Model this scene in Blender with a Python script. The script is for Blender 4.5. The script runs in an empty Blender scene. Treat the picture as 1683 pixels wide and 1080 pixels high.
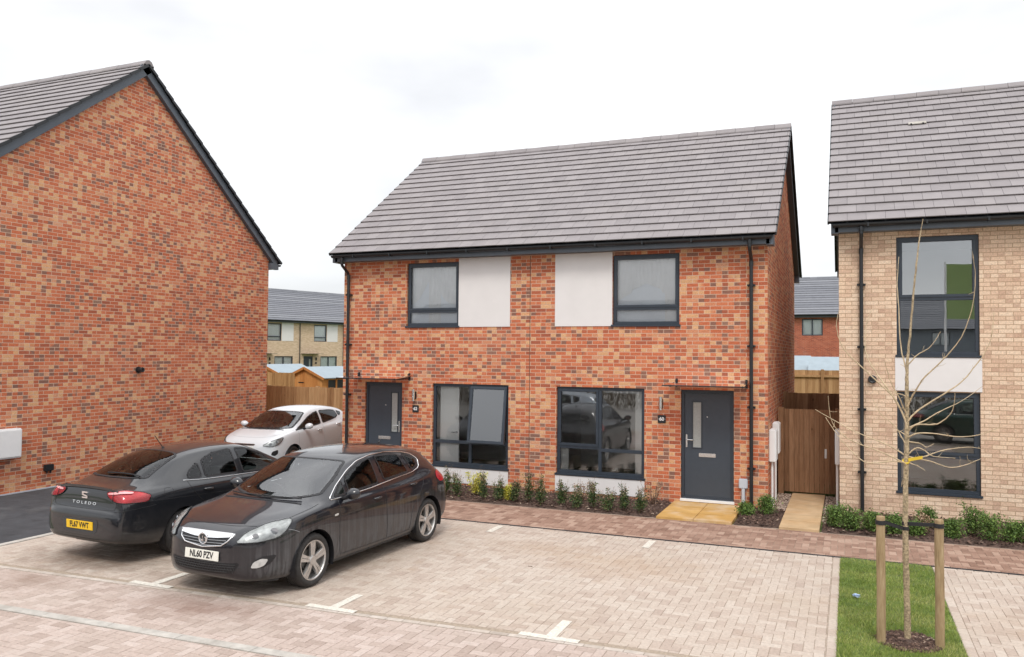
import bpy, bmesh, math, random
import numpy as np
from mathutils import Vector, Matrix
from mathutils.bvhtree import BVHTree
from mathutils.geometry import delaunay_2d_cdt
random.seed(7); rng = np.random.default_rng(7)
sc = bpy.context.scene
COL = sc.collection
R = math.radians
pi = math.pi

# ------------------------------------------------------------------ camera
YAW, PIT, ROL = 0.395262658, 0.0310120881, 0.0085017730
fw = Vector((-math.sin(YAW)*math.cos(PIT), math.cos(YAW)*math.cos(PIT), math.sin(PIT)))
rt = Vector((math.cos(YAW), math.sin(YAW), 0)); up = rt.cross(fw)
r2 = rt*math.cos(ROL)+up*math.sin(ROL); u2 = r2.cross(fw)
cd = bpy.data.cameras.new('camera'); cam = bpy.data.objects.new('camera', cd); COL.objects.link(cam)
CAM = Vector((3.02505324, -15.8364880, 2.87312832))
M = Matrix((r2, u2, -fw)).transposed().to_4x4(); M.translation = CAM
cam.matrix_world = M
cd.sensor_width = 36; cd.lens = 36*1326.03461/1683; cd.clip_start = .05; cd.clip_end = 2000
sc.camera = cam

# ------------------------------------------------------------------ sky, sun, exposure
SUN_EL, SUN_AZ = R(52), R(20)      # azimuth measured from -Y towards +X
w = bpy.data.worlds.new('World'); sc.world = w; w.use_nodes = True
nt = w.node_tree; nt.nodes.clear()
out = nt.nodes.new('ShaderNodeOutputWorld'); bg = nt.nodes.new('ShaderNodeBackground')
sky = nt.nodes.new('ShaderNodeTexSky'); sky.sky_type = 'NISHITA'; sky.sun_disc = False
sky.sun_elevation = SUN_EL; sky.sun_rotation = pi-SUN_AZ
mul = nt.nodes.new('ShaderNodeMix'); mul.data_type = 'RGBA'; mul.blend_type = 'MULTIPLY'; mul.inputs[0].default_value = 1
mul.inputs[7].default_value = (.10, .10, .10, 1)
tc = nt.nodes.new('ShaderNodeTexCoord'); mp = nt.nodes.new('ShaderNodeMapping'); mp.inputs['Scale'].default_value = (1, 1, 2.6)
nz = nt.nodes.new('ShaderNodeTexNoise'); nz.inputs['Scale'].default_value = 1.7; nz.inputs['Detail'].default_value = 5; nz.inputs['Roughness'].default_value = .5
rp = nt.nodes.new('ShaderNodeValToRGB'); rp.color_ramp.elements[0].position = .46; rp.color_ramp.elements[0].color = (.66, .665, .68, 1)
rp.color_ramp.elements[1].position = .73; rp.color_ramp.elements[1].color = (1.0, 1.0, 1.0, 1)
mx = nt.nodes.new('ShaderNodeMix'); mx.data_type = 'RGBA'; mx.inputs[0].default_value = .93
sx_ = nt.nodes.new('ShaderNodeSeparateXYZ'); gr_ = nt.nodes.new('ShaderNodeValToRGB'); cr_ = gr_.color_ramp
while len(cr_.elements) < 4: cr_.elements.new(.5)
for e_, (p_, v_) in zip(cr_.elements, ((0, .62), (.36, .68), (.6, .98), (1, 1.35))): e_.position = p_; e_.color = (v_, v_, v_, 1)
nt.links.new(tc.outputs['Generated'], sx_.inputs[0]); nt.links.new(sx_.outputs[2], gr_.inputs[0])   # overcast sky: brighter towards the zenith
cm_ = nt.nodes.new('ShaderNodeMix'); cm_.data_type = 'RGBA'; cm_.blend_type = 'MULTIPLY'; cm_.inputs[0].default_value = 1
L = nt.links.new
L(tc.outputs['Generated'], mp.inputs[0]); L(mp.outputs[0], nz.inputs[0]); L(nz.outputs[0], rp.inputs[0])
L(sky.outputs[0], mul.inputs[6]); L(mul.outputs[2], mx.inputs[6]); L(rp.outputs[0], cm_.inputs[6]); L(gr_.outputs[0], cm_.inputs[7]); L(cm_.outputs[2], mx.inputs[7]); L(mx.outputs[2], bg.inputs[0])
bg.inputs[1].default_value = 1.0; L(bg.outputs[0], out.inputs[0])
sd = bpy.data.lights.new('sun', 'SUN'); sd.energy = 0.8; sd.angle = R(16); sd.color = (1, .96, .9)
so = bpy.data.objects.new('sun', sd); COL.objects.link(so)
sdir = Vector((math.sin(SUN_AZ)*math.cos(SUN_EL), -math.cos(SUN_AZ)*math.cos(SUN_EL), math.sin(SUN_EL)))
so.rotation_euler = sdir.to_track_quat('Z', 'Y').to_euler(); so.location = (0, -20, 30)
sc.view_settings.view_transform = 'Standard'; sc.view_settings.look = 'None'
sc.view_settings.gamma = 1; sc.view_settings.exposure = 1.06
sc.cycles.use_denoising = True
sc.cycles.max_bounces = 8; sc.cycles.transparent_max_bounces = 12

# ------------------------------------------------------------------ helpers
def tag(o, label=None, cat=None, group=None, kind=None):
    if label: o['label'] = label
    if cat: o['category'] = cat
    if group: o['group'] = group
    if kind: o['kind'] = kind
    return o
def empty(name, loc=(0, 0, 0), rz=0, label=None, cat=None, group=None):
    o = bpy.data.objects.new(name, None); COL.objects.link(o); o.location = loc; o.rotation_euler = (0, 0, rz)
    o.empty_display_size = .2
    return tag(o, label, cat, group)
class MB:
    def __init__(s): s.v = []; s.f = []; s.m = []; s.t = []
    def face(s, pts, m=0, t=0.0):
        n = len(s.v); s.v += [tuple(p) for p in pts]; s.f.append(tuple(range(n, n+len(pts)))); s.m.append(m); s.t.append(t)
    def mesh(s, vs, fs, m=0, t=0.0):
        n = len(s.v); s.v += [tuple(p) for p in vs]
        for f in fs: s.f.append(tuple(i+n for i in f)); s.m.append(m); s.t.append(t)
    def box(s, x0, x1, y0, y1, z0, z1, m=0, t=0.0):
        if x0 > x1: x0, x1 = x1, x0
        if y0 > y1: y0, y1 = y1, y0
        if z0 > z1: z0, z1 = z1, z0
        vs = [(x0,y0,z0),(x1,y0,z0),(x1,y1,z0),(x0,y1,z0),(x0,y0,z1),(x1,y0,z1),(x1,y1,z1),(x0,y1,z1)]
        s.mesh(vs, [(0,3,2,1),(4,5,6,7),(0,1,5,4),(1,2,6,5),(2,3,7,6),(3,0,4,7)], m, t)
        return s
    def bev(s, x0, x1, y0, y1, z0, z1, b=.006, m=0, t=0.0):
        "box with chamfered edges"
        if x0 > x1: x0, x1 = x1, x0
        if y0 > y1: y0, y1 = y1, y0
        bm = bmesh.new(); bmesh.ops.create_cube(bm, size=1)
        for v in bm.verts: v.co = Vector(((x0+x1)/2+v.co.x*(x1-x0), (y0+y1)/2+v.co.y*(y1-y0), (z0+z1)/2+v.co.z*(z1-z0)))
        bmesh.ops.bevel(bm, geom=bm.edges[:]+bm.verts[:], offset=b, segments=2, affect='EDGES')
        bm.verts.index_update()
        s.mesh([v.co[:] for v in bm.verts], [[v.index for v in f.verts] for f in bm.faces], m, t); bm.free(); return s
    def beam(s, a, b, wd, ht, m=0, t=0.0, up=(0, 0, 1)):
        a = Vector(a); b = Vector(b); d = (b-a).normalized(); U = Vector(up); sx = d.cross(U)
        if sx.length < 1e-4: sx = d.cross(Vector((1, 0, 0)))
        sx.normalize(); uz = sx.cross(d)
        vs = []
        for p in (a, b):
            for i, j in ((-1,-1),(1,-1),(1,1),(-1,1)): vs.append(p+sx*i*wd/2+uz*j*ht/2)
        s.mesh(vs, [(3,2,1,0),(4,5,6,7),(0,1,5,4),(1,2,6,5),(2,3,7,6),(3,0,4,7)], m, t); return s
    def tube(s, pts, r, n=8, m=0, t=0.0, closed=False, caps=True):
        pts = [Vector(p) for p in pts]; k = len(pts); rs = r if isinstance(r, (list, tuple)) else [r]*k
        base = len(s.v); prev = None
        for i, p in enumerate(pts):
            if closed: d = pts[(i+1) % k]-pts[i-1]
            else: d = pts[min(i+1, k-1)]-pts[max(i-1, 0)]
            d.normalize()
            if prev is None:
                a = d.cross(Vector((0, 0, 1)))
                if a.length < .1: a = d.cross(Vector((0, 1, 0)))
            else: a = prev-d*prev.dot(d)
            if a.length < 1e-6: a = d.orthogonal()
            a.normalize(); prev = a; b = d.cross(a)
            for j in range(n):
                an = 2*pi*j/n; s.v.append(tuple(p+(a*math.cos(an)+b*math.sin(an))*rs[i]))
        rng_ = range(k if closed else k-1)
        for i in rng_:
            i2 = (i+1) % k
            for j in range(n):
                j2 = (j+1) % n
                s.f.append((base+i*n+j, base+i*n+j2, base+i2*n+j2, base+i2*n+j)); s.m.append(m); s.t.append(t)
        if caps and not closed:
            s.f.append(tuple(base+j for j in range(n))[::-1]); s.m.append(m); s.t.append(t)
            s.f.append(tuple(base+(k-1)*n+j for j in range(n))); s.m.append(m); s.t.append(t)
        return s
    def disc(s, c, nrm, r, n=24, m=0, depth=.01, t=0.0):
        c = Vector(c); nn = Vector(nrm).normalized()
        return s.tube([c, c+nn*depth], r, n, m, t)
    def xf(s, M):
        s.v = [tuple(M @ Vector(p)) for p in s.v]; return s
    def build(s, name, mats, parent=None, world=True, smooth=False, uvscale=1.0, recalc=False):
        me = bpy.data.meshes.new(name)
        V = np.array(s.v, float).reshape(-1, 3); W = V.copy()
        if parent is not None and world: V = V-np.array(parent.location)
        me.from_pydata(V.tolist(), [], s.f)
        mats = mats if isinstance(mats, (list, tuple)) else [mats]
        for m_ in mats: me.materials.append(m_)
        me.polygons.foreach_set('material_index', s.m)
        if smooth: me.polygons.foreach_set('use_smooth', [True]*len(s.f))
        if recalc:
            bm = bmesh.new(); bm.from_mesh(me); bmesh.ops.remove_doubles(bm, verts=bm.verts, dist=1e-5); bmesh.ops.recalc_face_normals(bm, faces=bm.faces); bm.to_mesh(me); bm.free()
        nf = len(me.polygons)
        nrm = np.empty(nf*3, np.float32); me.polygons.foreach_get('normal', nrm); nrm = np.abs(nrm.reshape(-1, 3))
        tot = np.empty(nf, np.int32); me.polygons.foreach_get('loop_total', tot)
        vi = np.empty(len(me.loops), np.int32); me.loops.foreach_get('vertex_index', vi)
        co = np.empty(len(me.vertices)*3, np.float32); me.vertices.foreach_get('co', co); co = co.reshape(-1, 3)
        if parent is not None and world: co = co+np.array(parent.location, np.float32)
        ax = np.repeat(np.argmax(nrm+np.array([0.002, 0.001, 0]), axis=1), tot)
        c = co[vi]; uv = np.where((ax == 0)[:, None], c[:, [1, 2]], np.where((ax == 1)[:, None], c[:, [0, 2]], c[:, [0, 1]]))
        ul = me.uv_layers.new(name='uv'); ul.data.foreach_set('uv', (uv*uvscale).astype(np.float32).ravel())
        if not recalc:
            at = me.attributes.new('tone', 'FLOAT', 'FACE'); at.data.foreach_set('value', np.array(s.t, np.float32))
        me.update()
        o = bpy.data.objects.new(name, me); COL.objects.link(o)
        if parent is not None: o.parent = parent
        return o
def text_mesh(mb, body, size, M4, extr=.002, m=0, bold=0.0, sx=1.0):
    cu = bpy.data.curves.new('t', 'FONT'); cu.body = body; cu.size = size; cu.extrude = extr; cu.align_x = 'CENTER'; cu.align_y = 'CENTER'; cu.offset = bold
    cu.resolution_u = 4
    ob = bpy.data.objects.new('t', cu); COL.objects.link(ob)
    dg = bpy.context.evaluated_depsgraph_get(); me = bpy.data.meshes.new_from_object(ob.evaluated_get(dg))
    S = Matrix.Diagonal((sx, 1, 1, 1))
    mb.mesh([(M4 @ S @ v.co)[:] for v in me.vertices], [tuple(p.vertices) for p in me.polygons], m)
    bpy.data.objects.remove(ob); bpy.data.meshes.remove(me); bpy.data.curves.remove(cu)
def copy_tree(o, parent=None, skip=()):
    c = o.copy(); COL.objects.link(c)
    if parent is not None: c.parent = parent
    for ch in list(o.children):
        if ch.name.split('.')[0] not in skip: copy_tree(ch, c, skip)
    return c

# ------------------------------------------------------------------ materials
def newmat(name):
    m = bpy.data.materials.new(name); m.use_nodes = True; n = m.node_tree; b = n.nodes['Principled BSDF']; return m, n, b
def N(n, typ, **kw):
    x = n.nodes.new(typ)
    for k, v in kw.items():
        if k in ('blend_type', 'data_type', 'operation', 'offset', 'noise_dimensions', 'feature', 'interpolation', 'attribute_name', 'squash', 'distance', 'vector_type', 'invert'): setattr(x, k, v)
        else: x.inputs[k].default_value = v
    return x
def ramp(n, stops, const=False):
    r = n.nodes.new('ShaderNodeValToRGB'); cr = r.color_ramp
    if const: cr.interpolation = 'CONSTANT'
    while len(cr.elements) < len(stops): cr.elements.new(.5)
    for e, (p, c) in zip(cr.elements, stops): e.position = p; e.color = (*c, 1)
    return r
def mix(n, bt='MIX', fac=1.0):
    x = n.nodes.new('ShaderNodeMix'); x.data_type = 'RGBA'; x.blend_type = bt; x.inputs[0].default_value = fac; return x
def plain(name, col, rough=.5, var=.12, scale=8, bump=0.0, bscale=60, metal=0.0, spec=.5, coat=0.0, coords='Object'):
    m, n, b = newmat(name)
    t = N(n, 'ShaderNodeTexCoord'); z = N(n, 'ShaderNodeTexNoise', Scale=scale, Detail=4.0)
    n.links.new(t.outputs[coords], z.inputs['Vector'])
    r = ramp(n, [(.3, [c*(1-var) for c in col]), (.7, [min(1, c*(1+var)) for c in col])])
    n.links.new(z.outputs[0], r.inputs[0]); n.links.new(r.outputs[0], b.inputs['Base Color'])
    b.inputs['Roughness'].default_value = rough; b.inputs['Metallic'].default_value = metal
    b.inputs['Specular IOR Level'].default_value = spec; b.inputs['Coat Weight'].default_value = coat
    if bump:
        z2 = N(n, 'ShaderNodeTexNoise', Scale=bscale, Detail=5.0); n.links.new(t.outputs[coords], z2.inputs['Vector'])
        bp = N(n, 'ShaderNodeBump', Strength=bump, Distance=.01); n.links.new(z2.outputs[0], bp.inputs['Height']); n.links.new(bp.outputs[0], b.inputs['Normal'])
    return m
def brick(name, stops, mortar, halves=None, bw=.225, rh=.075, ms=.0055, patches=(.75, .62, .55), pamt=.25, rough=.85):
    m, n, b = newmat(name); lk = n.links.new
    uv = N(n, 'ShaderNodeUVMap'); uv.uv_map = 'uv'
    wob = N(n, 'ShaderNodeTexNoise', Scale=9.0, Detail=2.0); lk(uv.outputs[0], wob.inputs['Vector'])
    va = N(n, 'ShaderNodeVectorMath', operation='MULTIPLY_ADD'); va.inputs[1].default_value = (.004, .004, 0); lk(wob.outputs['Color'], va.inputs[0]); lk(uv.outputs[0], va.inputs[2])
    def bt(width, off, msz):
        t = N(n, 'ShaderNodeTexBrick', offset=.5, squash=1.0); t.offset_frequency = 2
        t.inputs['Color1'].default_value = (0, 0, 0, 1); t.inputs['Color2'].default_value = (1, 1, 1, 1); t.inputs['Mortar'].default_value = (.5, .5, .5, 1)
        t.inputs['Scale'].default_value = 1; t.inputs['Brick Width'].default_value = width; t.inputs['Row Height'].default_value = rh
        t.inputs['Mortar Size'].default_value = msz; t.inputs['Mortar Smooth'].default_value = .15
        mp_ = N(n, 'ShaderNodeMapping'); mp_.inputs['Location'].default_value = off; lk(va.outputs[0], mp_.inputs[0]); lk(mp_.outputs[0], t.inputs['Vector']); return t
    t1 = bt(bw, (0, 0, 0), ms)
    r1 = ramp(n, stops); lk(t1.outputs['Color'], r1.inputs[0]); col = r1.outputs[0]
    if halves:
        (c_lo, lo), (c_hi, hi) = halves
        t2 = bt(bw/2, (.0, rh*200, 0), 0.0); t2.offset = 0.0
        nn = N(n, 'ShaderNodeTexNoise', Scale=.9, Detail=2.0); lk(uv.outputs[0], nn.inputs['Vector'])
        ad = N(n, 'ShaderNodeMath', operation='MULTIPLY_ADD'); ad.inputs[1].default_value = .9; ad.inputs[2].default_value = -.45; lk(nn.outputs[0], ad.inputs[0])
        sm = N(n, 'ShaderNodeMath', operation='ADD'); lk(t2.outputs['Color'], sm.inputs[0]); lk(ad.outputs[0], sm.inputs[1])
        a = ramp(n, [(max(0, lo-.04), (1, 1, 1)), (lo, (0, 0, 0))]); lk(sm.outputs[0], a.inputs[0])
        x1 = mix(n); x1.inputs[7].default_value = (*c_lo, 1); lk(col, x1.inputs[6])
        f1 = N(n, 'ShaderNodeMath', operation='MULTIPLY'); f1.inputs[1].default_value = .72; lk(a.outputs[0], f1.inputs[0]); lk(f1.outputs[0], x1.inputs[0])
        h = ramp(n, [(hi, (0, 0, 0)), (hi+.06, (1, 1, 1))]); lk(sm.outputs[0], h.inputs[0])
        x2 = mix(n); x2.inputs[7].default_value = (*c_hi, 1); lk(x1.outputs[2], x2.inputs[6])
        f2 = N(n, 'ShaderNodeMath', operation='MULTIPLY'); f2.inputs[1].default_value = .7; lk(h.outputs[0], f2.inputs[0]); lk(f2.outputs[0], x2.inputs[0]); col = x2.outputs[2]
    # fine mottling and faint large bloom patches
    z = N(n, 'ShaderNodeTexNoise', Scale=38.0, Detail=5.0); lk(uv.outputs[0], z.inputs['Vector'])
    rz = ramp(n, [(.3, (.80, .80, .80)), (.7, (1.18, 1.16, 1.14))]); lk(z.outputs[0], rz.inputs[0])
    x3 = mix(n, 'MULTIPLY'); lk(col, x3.inputs[6]); lk(rz.outputs[0], x3.inputs[7])
    big = N(n, 'ShaderNodeTexNoise', Scale=.55, Detail=4.0, Roughness=.65); lk(uv.outputs[0], big.inputs['Vector'])
    rb = ramp(n, [(.55, (0, 0, 0)), (.85, (1, 1, 1))]); lk(big.outputs[0], rb.inputs[0])
    f3 = N(n, 'ShaderNodeMath', operation='MULTIPLY'); f3.inputs[1].default_value = pamt; lk(rb.outputs[0], f3.inputs[0])
    x4 = mix(n); lk(f3.outputs[0], x4.inputs[0]); lk(x3.outputs[2], x4.inputs[6]); x4.inputs[7].default_value = (*patches, 1)
    x5 = mix(n); lk(t1.outputs['Fac'], x5.inputs[0]); lk(x4.outputs[2], x5.inputs[6]); x5.inputs[7].default_value = (*mortar, 1)
    lk(x5.outputs[2], b.inputs['Base Color']); b.inputs['Roughness'].default_value = rough; b.inputs['Specular IOR Level'].default_value = .25
    inv = N(n, 'ShaderNodeMath', operation='MULTIPLY_ADD'); inv.inputs[1].default_value = -1; lk(t1.outputs['Fac'], inv.inputs[0]); 
    sc_ = N(n, 'ShaderNodeMath', operation='MULTIPLY'); sc_.inputs[1].default_value = .3; lk(z.outputs[0], sc_.inputs[0]); lk(sc_.outputs[0], inv.inputs[2])
    bp = N(n, 'ShaderNodeBump', Strength=.6, Distance=.006); lk(inv.outputs[0], bp.inputs['Height']); lk(bp.outputs[0], b.inputs['Normal'])
    return m
def toned(name, stops, rough=.8, nscale=14, namt=.12, bump=.3, bscale=90, stain=None, metal=0, spec=.3, blobs=None):
    "colour picked by the per-face 'tone' value, with noise on top"
    m, n, b = newmat(name); lk = n.links.new
    a = N(n, 'ShaderNodeAttribute', attribute_name='tone'); r = ramp(n, stops); lk(a.outputs['Fac'], r.inputs[0])
    t = N(n, 'ShaderNodeTexCoord'); z = N(n, 'ShaderNodeTexNoise', Scale=nscale, Detail=6.0, Roughness=.6); lk(t.outputs['Object'], z.inputs['Vector'])
    rz = ramp(n, [(.3, (1-namt,)*3), (.7, (1+namt,)*3)]); lk(z.outputs[0], rz.inputs[0])
    x = mix(n, 'MULTIPLY'); lk(r.outputs[0], x.inputs[6]); lk(rz.outputs[0], x.inputs[7]); col = x.outputs[2]
    for st in (stain or []):
        sc_, lo, hi, c, amt = st
        s_ = N(n, 'ShaderNodeTexNoise', Scale=sc_, Detail=5.0, Roughness=.6); lk(t.outputs['Object'], s_.inputs['Vector'])
        rs = ramp(n, [(lo, (0, 0, 0)), (hi, (amt,)*3)]); lk(s_.outputs[0], rs.inputs[0])
        x2 = mix(n); lk(rs.outputs[0], x2.inputs[0]); lk(col, x2.inputs[6]); x2.inputs[7].default_value = (*c, 1); col = x2.outputs[2]
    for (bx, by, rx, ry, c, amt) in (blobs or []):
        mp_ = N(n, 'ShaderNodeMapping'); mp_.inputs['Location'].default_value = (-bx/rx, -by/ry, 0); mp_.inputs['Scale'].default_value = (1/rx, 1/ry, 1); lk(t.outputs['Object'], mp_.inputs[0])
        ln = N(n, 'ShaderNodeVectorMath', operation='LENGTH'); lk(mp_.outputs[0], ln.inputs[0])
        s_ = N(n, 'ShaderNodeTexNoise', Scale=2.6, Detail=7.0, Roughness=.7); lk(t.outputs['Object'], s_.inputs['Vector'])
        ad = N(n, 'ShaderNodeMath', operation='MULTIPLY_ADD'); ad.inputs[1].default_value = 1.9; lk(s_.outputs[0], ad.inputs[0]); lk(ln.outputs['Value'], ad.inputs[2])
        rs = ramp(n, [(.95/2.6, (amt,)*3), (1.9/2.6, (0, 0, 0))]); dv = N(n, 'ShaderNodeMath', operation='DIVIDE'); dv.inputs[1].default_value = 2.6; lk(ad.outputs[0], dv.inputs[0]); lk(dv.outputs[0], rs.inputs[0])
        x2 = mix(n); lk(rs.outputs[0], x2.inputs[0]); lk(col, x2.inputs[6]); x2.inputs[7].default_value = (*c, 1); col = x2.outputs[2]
    lk(col, b.inputs['Base Color']); b.inputs['Roughness'].default_value = rough; b.inputs['Specular IOR Level'].default_value = spec; b.inputs['Metallic'].default_value = metal
    z2 = N(n, 'ShaderNodeTexNoise', Scale=bscale, Detail=4.0); lk(t.outputs['Object'], z2.inputs['Vector'])
    bp = N(n, 'ShaderNodeBump', Strength=bump, Distance=.004); lk(z2.outputs[0], bp.inputs['Height']); lk(bp.outputs[0], b.inputs['Normal'])
    return m
def glass(name, tint=(.75, .8, .8), ior=2.2, rough=0.0, wav=0.0):
    m = bpy.data.materials.new(name); m.use_nodes = True; n = m.node_tree; n.nodes.clear()
    o = N(n, 'ShaderNodeOutputMaterial'); f = N(n, 'ShaderNodeFresnel', IOR=ior); g = N(n, 'ShaderNodeBsdfGlossy', Roughness=rough); g.inputs[0].default_value = (.97, .98, 1, 1)
    t = N(n, 'ShaderNodeBsdfTransparent'); t.inputs[0].default_value = (*tint, 1); x = N(n, 'ShaderNodeMixShader')
    n.links.new(f.outputs[0], x.inputs[0]); n.links.new(t.outputs[0], x.inputs[1]); n.links.new(g.outputs[0], x.inputs[2]); n.links.new(x.outputs[0], o.inputs[0])
    if wav:
        tc_ = N(n, 'ShaderNodeTexCoord'); z = N(n, 'ShaderNodeTexNoise', Scale=1.6, Detail=1.0); n.links.new(tc_.outputs['Object'], z.inputs['Vector'])
        bp = N(n, 'ShaderNodeBump', Strength=wav, Distance=.02); n.links.new(z.outputs[0], bp.inputs['Height'])
        n.links.new(bp.outputs[0], g.inputs['Normal'])
    return m

MT = {}
RED = [(0, (.35, .105, .06)), (.10, (.43, .125, .066)), (.30, (.49, .14, .068)), (.55, (.545, .162, .078)), (.80, (.58, .195, .097)), (.94, (.58, .24, .13)), (1, (.61, .31, .185))]
MT['brick'] = brick('red_multi_brick', RED, (.62, .45, .34), (((.165, .12, .10), .15), ((.70, .44, .235), .79)), pamt=.13, patches=(.75, .60, .48))
MT['brick2'] = brick('red_brick_far', [(0, (.30, .08, .05)), (.5, (.40, .10, .055)), (1, (.46, .14, .08))], (.42, .27, .2))
MT['buff'] = brick('buff_brick', [(0, (.58, .40, .29)), (.25, (.66, .475, .345)), (.6, (.71, .53, .39)), (1, (.76, .60, .455))], (.44, .30, .20), (((.50, .33, .24), .10), ((.76, .58, .42), .86)), ms=.0065, pamt=.1)
MT['buff2'] = brick('buff_brick_far', [(0, (.56, .41, .28)), (.5, (.64, .48, .34)), (1, (.70, .54, .39))], (.55, .42, .30), pamt=.1)
MT['tile'] = toned('roof_tile', [(0, (.246, .224, .228)), (.5, (.264, .241, .245)), (1, (.284, .260, .263))], rough=.7, nscale=4, namt=.07, bump=.25, bscale=70, stain=[(1.1, .5, .8, (.30, .27, .25), .35)])
MT['tile_b'] = toned('roof_tile_blue', [(0, (.15, .155, .175)), (.5, (.18, .185, .205)), (1, (.215, .22, .24))], rough=.7, nscale=3, namt=.08)
MT['render'] = plain('white_render_panel', (.72, .695, .685), .7, .025, 3, .1, 120)
MT['anth'] = plain('anthracite_upvc', (.033, .043, .058), .38, .08, 6)
MT['fascia'] = plain('fascia_board', (.085, .102, .125), .42, .08, 4)
MT['blackpl'] = plain('black_plastic', (.016, .018, .021), .38, .1, 6)
MT['door'] = plain('door_slab', (.046, .058, .076), .42, .05, 9, .12, 160)
MT['chrome'] = plain('brushed_steel', (.72, .72, .72), .25, .04, 9, metal=1.0)
MT['whitepl'] = plain('white_plastic', (.78, .78, .78), .4, .03, 5)
MT['greypl'] = plain('pale_grey_plastic', (.52, .55, .60), .4, .03, 5)
MT['glass'] = glass('window_glass', (.985, .99, .99), 1.95, 0.0, .02)
MT['glass_u'] = glass('upper_window_glass', (.99, .995, .995), 1.6, 0.0, .02)
MT['glass_r'] = glass('tall_window_glass', (.96, .98, .98), 2.7, 0.0, .02)
MT['glass_f'] = glass('far_window_glass', (.95, .97, .97), 1.4)
MT['frost'] = plain('frosted_glass', (.34, .36, .35), .25, .08, 40)
MT['can_glass'] = glass('canopy_glass', (.50, .36, .33), 1.22)
MT['inwall'] = plain('interior_wall', (.66, .65, .62), .8, .03, 2)
MT['infloor'] = plain('interior_floor', (.20, .17, .15), .8, .1, 5)
MT['indoor'] = plain('interior_door_white', (.84, .84, .81), .5, .02, 2)
MT['curtain'] = plain('net_curtain', (.84, .84, .84), .9, .05, 3)
MT['blind'] = plain('roller_blind', (.84, .87, .91), .9, .03, 3)
MT['asph'] = toned('asphalt', [(0, (.055, .057, .063)), (1, (.055, .057, .063))], rough=.85, nscale=3, namt=.25, bump=.8, bscale=160, stain=[(.8, .52, .72, (.15, .145, .14), .55), (2.6, .55, .7, (.02, .02, .022), .5)])
MT['concrete'] = toned('kerb_concrete', [(0, (.40, .375, .34)), (1, (.47, .44, .40))], nscale=7, namt=.22, stain=[(2.0, .5, .75, (.26, .22, .18), .5)])
MT['clad'] = plain('grey_cladding', (.15, .175, .20), .7, .1, 2)
MT['edge'] = toned('edging_blocks', [(0, (.40, .34, .29)), (1, (.50, .44, .39))], nscale=9, namt=.18)
MT['sand'] = plain('jointing_sand', (.33, .265, .205), .95, .2, 30, .3, 200)
MT['soil'] = plain('mulch_soil', (.085, .052, .040), .95, .45, 25, .8, 60)
PV = [(0, (.39, .31, .26)), (.12, (.425, .345, .29)), (.4, (.455, .378, .32)), (.75, (.475, .40, .34)), (1, (.50, .43, .37))]
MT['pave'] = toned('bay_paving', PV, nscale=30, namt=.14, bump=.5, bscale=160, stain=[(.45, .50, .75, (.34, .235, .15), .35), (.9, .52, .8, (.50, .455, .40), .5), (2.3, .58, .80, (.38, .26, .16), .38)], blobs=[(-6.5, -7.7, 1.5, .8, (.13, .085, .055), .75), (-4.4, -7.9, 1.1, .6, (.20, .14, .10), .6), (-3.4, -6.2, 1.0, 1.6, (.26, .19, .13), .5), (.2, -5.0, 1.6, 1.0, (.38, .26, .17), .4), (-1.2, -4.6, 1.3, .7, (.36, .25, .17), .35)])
PS = [(0, (.36, .28, .24)), (.3, (.42, .335, .29)), (.7, (.46, .37, .325)), (1, (.50, .415, .37))]
MT['pave2'] = toned('street_paving', PS, nscale=30, namt=.14, bump=.5, bscale=160, stain=[(.7, .5, .8, (.44, .38, .33), .45), (1.9, .58, .8, (.27, .19, .15), .4)], blobs=[(-3.7, -8.8, 1.3, .5, (.22, .13, .10), .6), (-6.4, -8.75, 1.0, .35, (.24, .16, .12), .5)])
PF = [(0, (.22, .13, .095)), (.3, (.285, .175, .13)), (.7, (.34, .218, .165)), (1, (.42, .29, .225))]
MT['pave3'] = toned('footpath_paving', PF, nscale=30, namt=.14, bump=.5, bscale=160, stain=[(.9, .5, .8, (.44, .32, .25), .45)])
MT['paint'] = plain('road_paint', (.62, .58, .51), .75, .2, 34, .3, 120)
MT['slab'] = toned('sandstone_slab', [(0, (.50, .29, .09)), (1, (.58, .36, .13))], nscale=3, namt=.15, stain=[(1.6, .5, .66, (.62, .50, .36), .6), (3.5, .55, .75, (.42, .22, .06), .5)])
MT['slab2'] = toned('pale_slab', [(0, (.50, .35, .20)), (1, (.54, .39, .24))], nscale=3, namt=.15, stain=[(1.6, .45, .7, (.46, .28, .13), .7)])
MT['gravel'] = toned('gravel', [(0, (.18, .13, .10)), (.5, (.38, .28, .22)), (1, (.60, .50, .42))])
MT['chip'] = toned('bark_chips', [(0, (.045, .027, .022)), (.6, (.11, .065, .048)), (.92, (.20, .13, .10)), (1, (.45, .36, .28))], rough=.9)
MT['grass'] = toned('grass_blades', [(0, (.10, .17, .025)), (.5, (.22, .29, .055)), (.85, (.36, .38, .11)), (1, (.50, .46, .20))], rough=.7, bump=0)
MT['turf'] = plain('turf_base', (.085, .125, .032), .95, .4, 7, .5, 60)
def leafmat(name, stops):
    m = toned(name, stops, rough=.5, bump=0, nscale=6, namt=.1)
    return m
MT['leaf'] = leafmat('shrub_leaf', [(0, (.022, .045, .016)), (.5, (.05, .095, .028)), (.85, (.12, .17, .05)), (1, (.27, .27, .12))])
MT['leafb'] = leafmat('shrub_leaf_bright', [(0, (.045, .085, .02)), (.5, (.09, .16, .035)), (1, (.20, .30, .07))])
MT['leafy'] = leafmat('golden_leaf', [(0, (.42, .40, .04)), (.6, (.62, .58, .07)), (1, (.70, .66, .22))])
MT['leafd'] = leafmat('dry_leaf', [(0, (.20, .11, .07)), (.5, (.34, .22, .14)), (1, (.50, .38, .26))])
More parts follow.
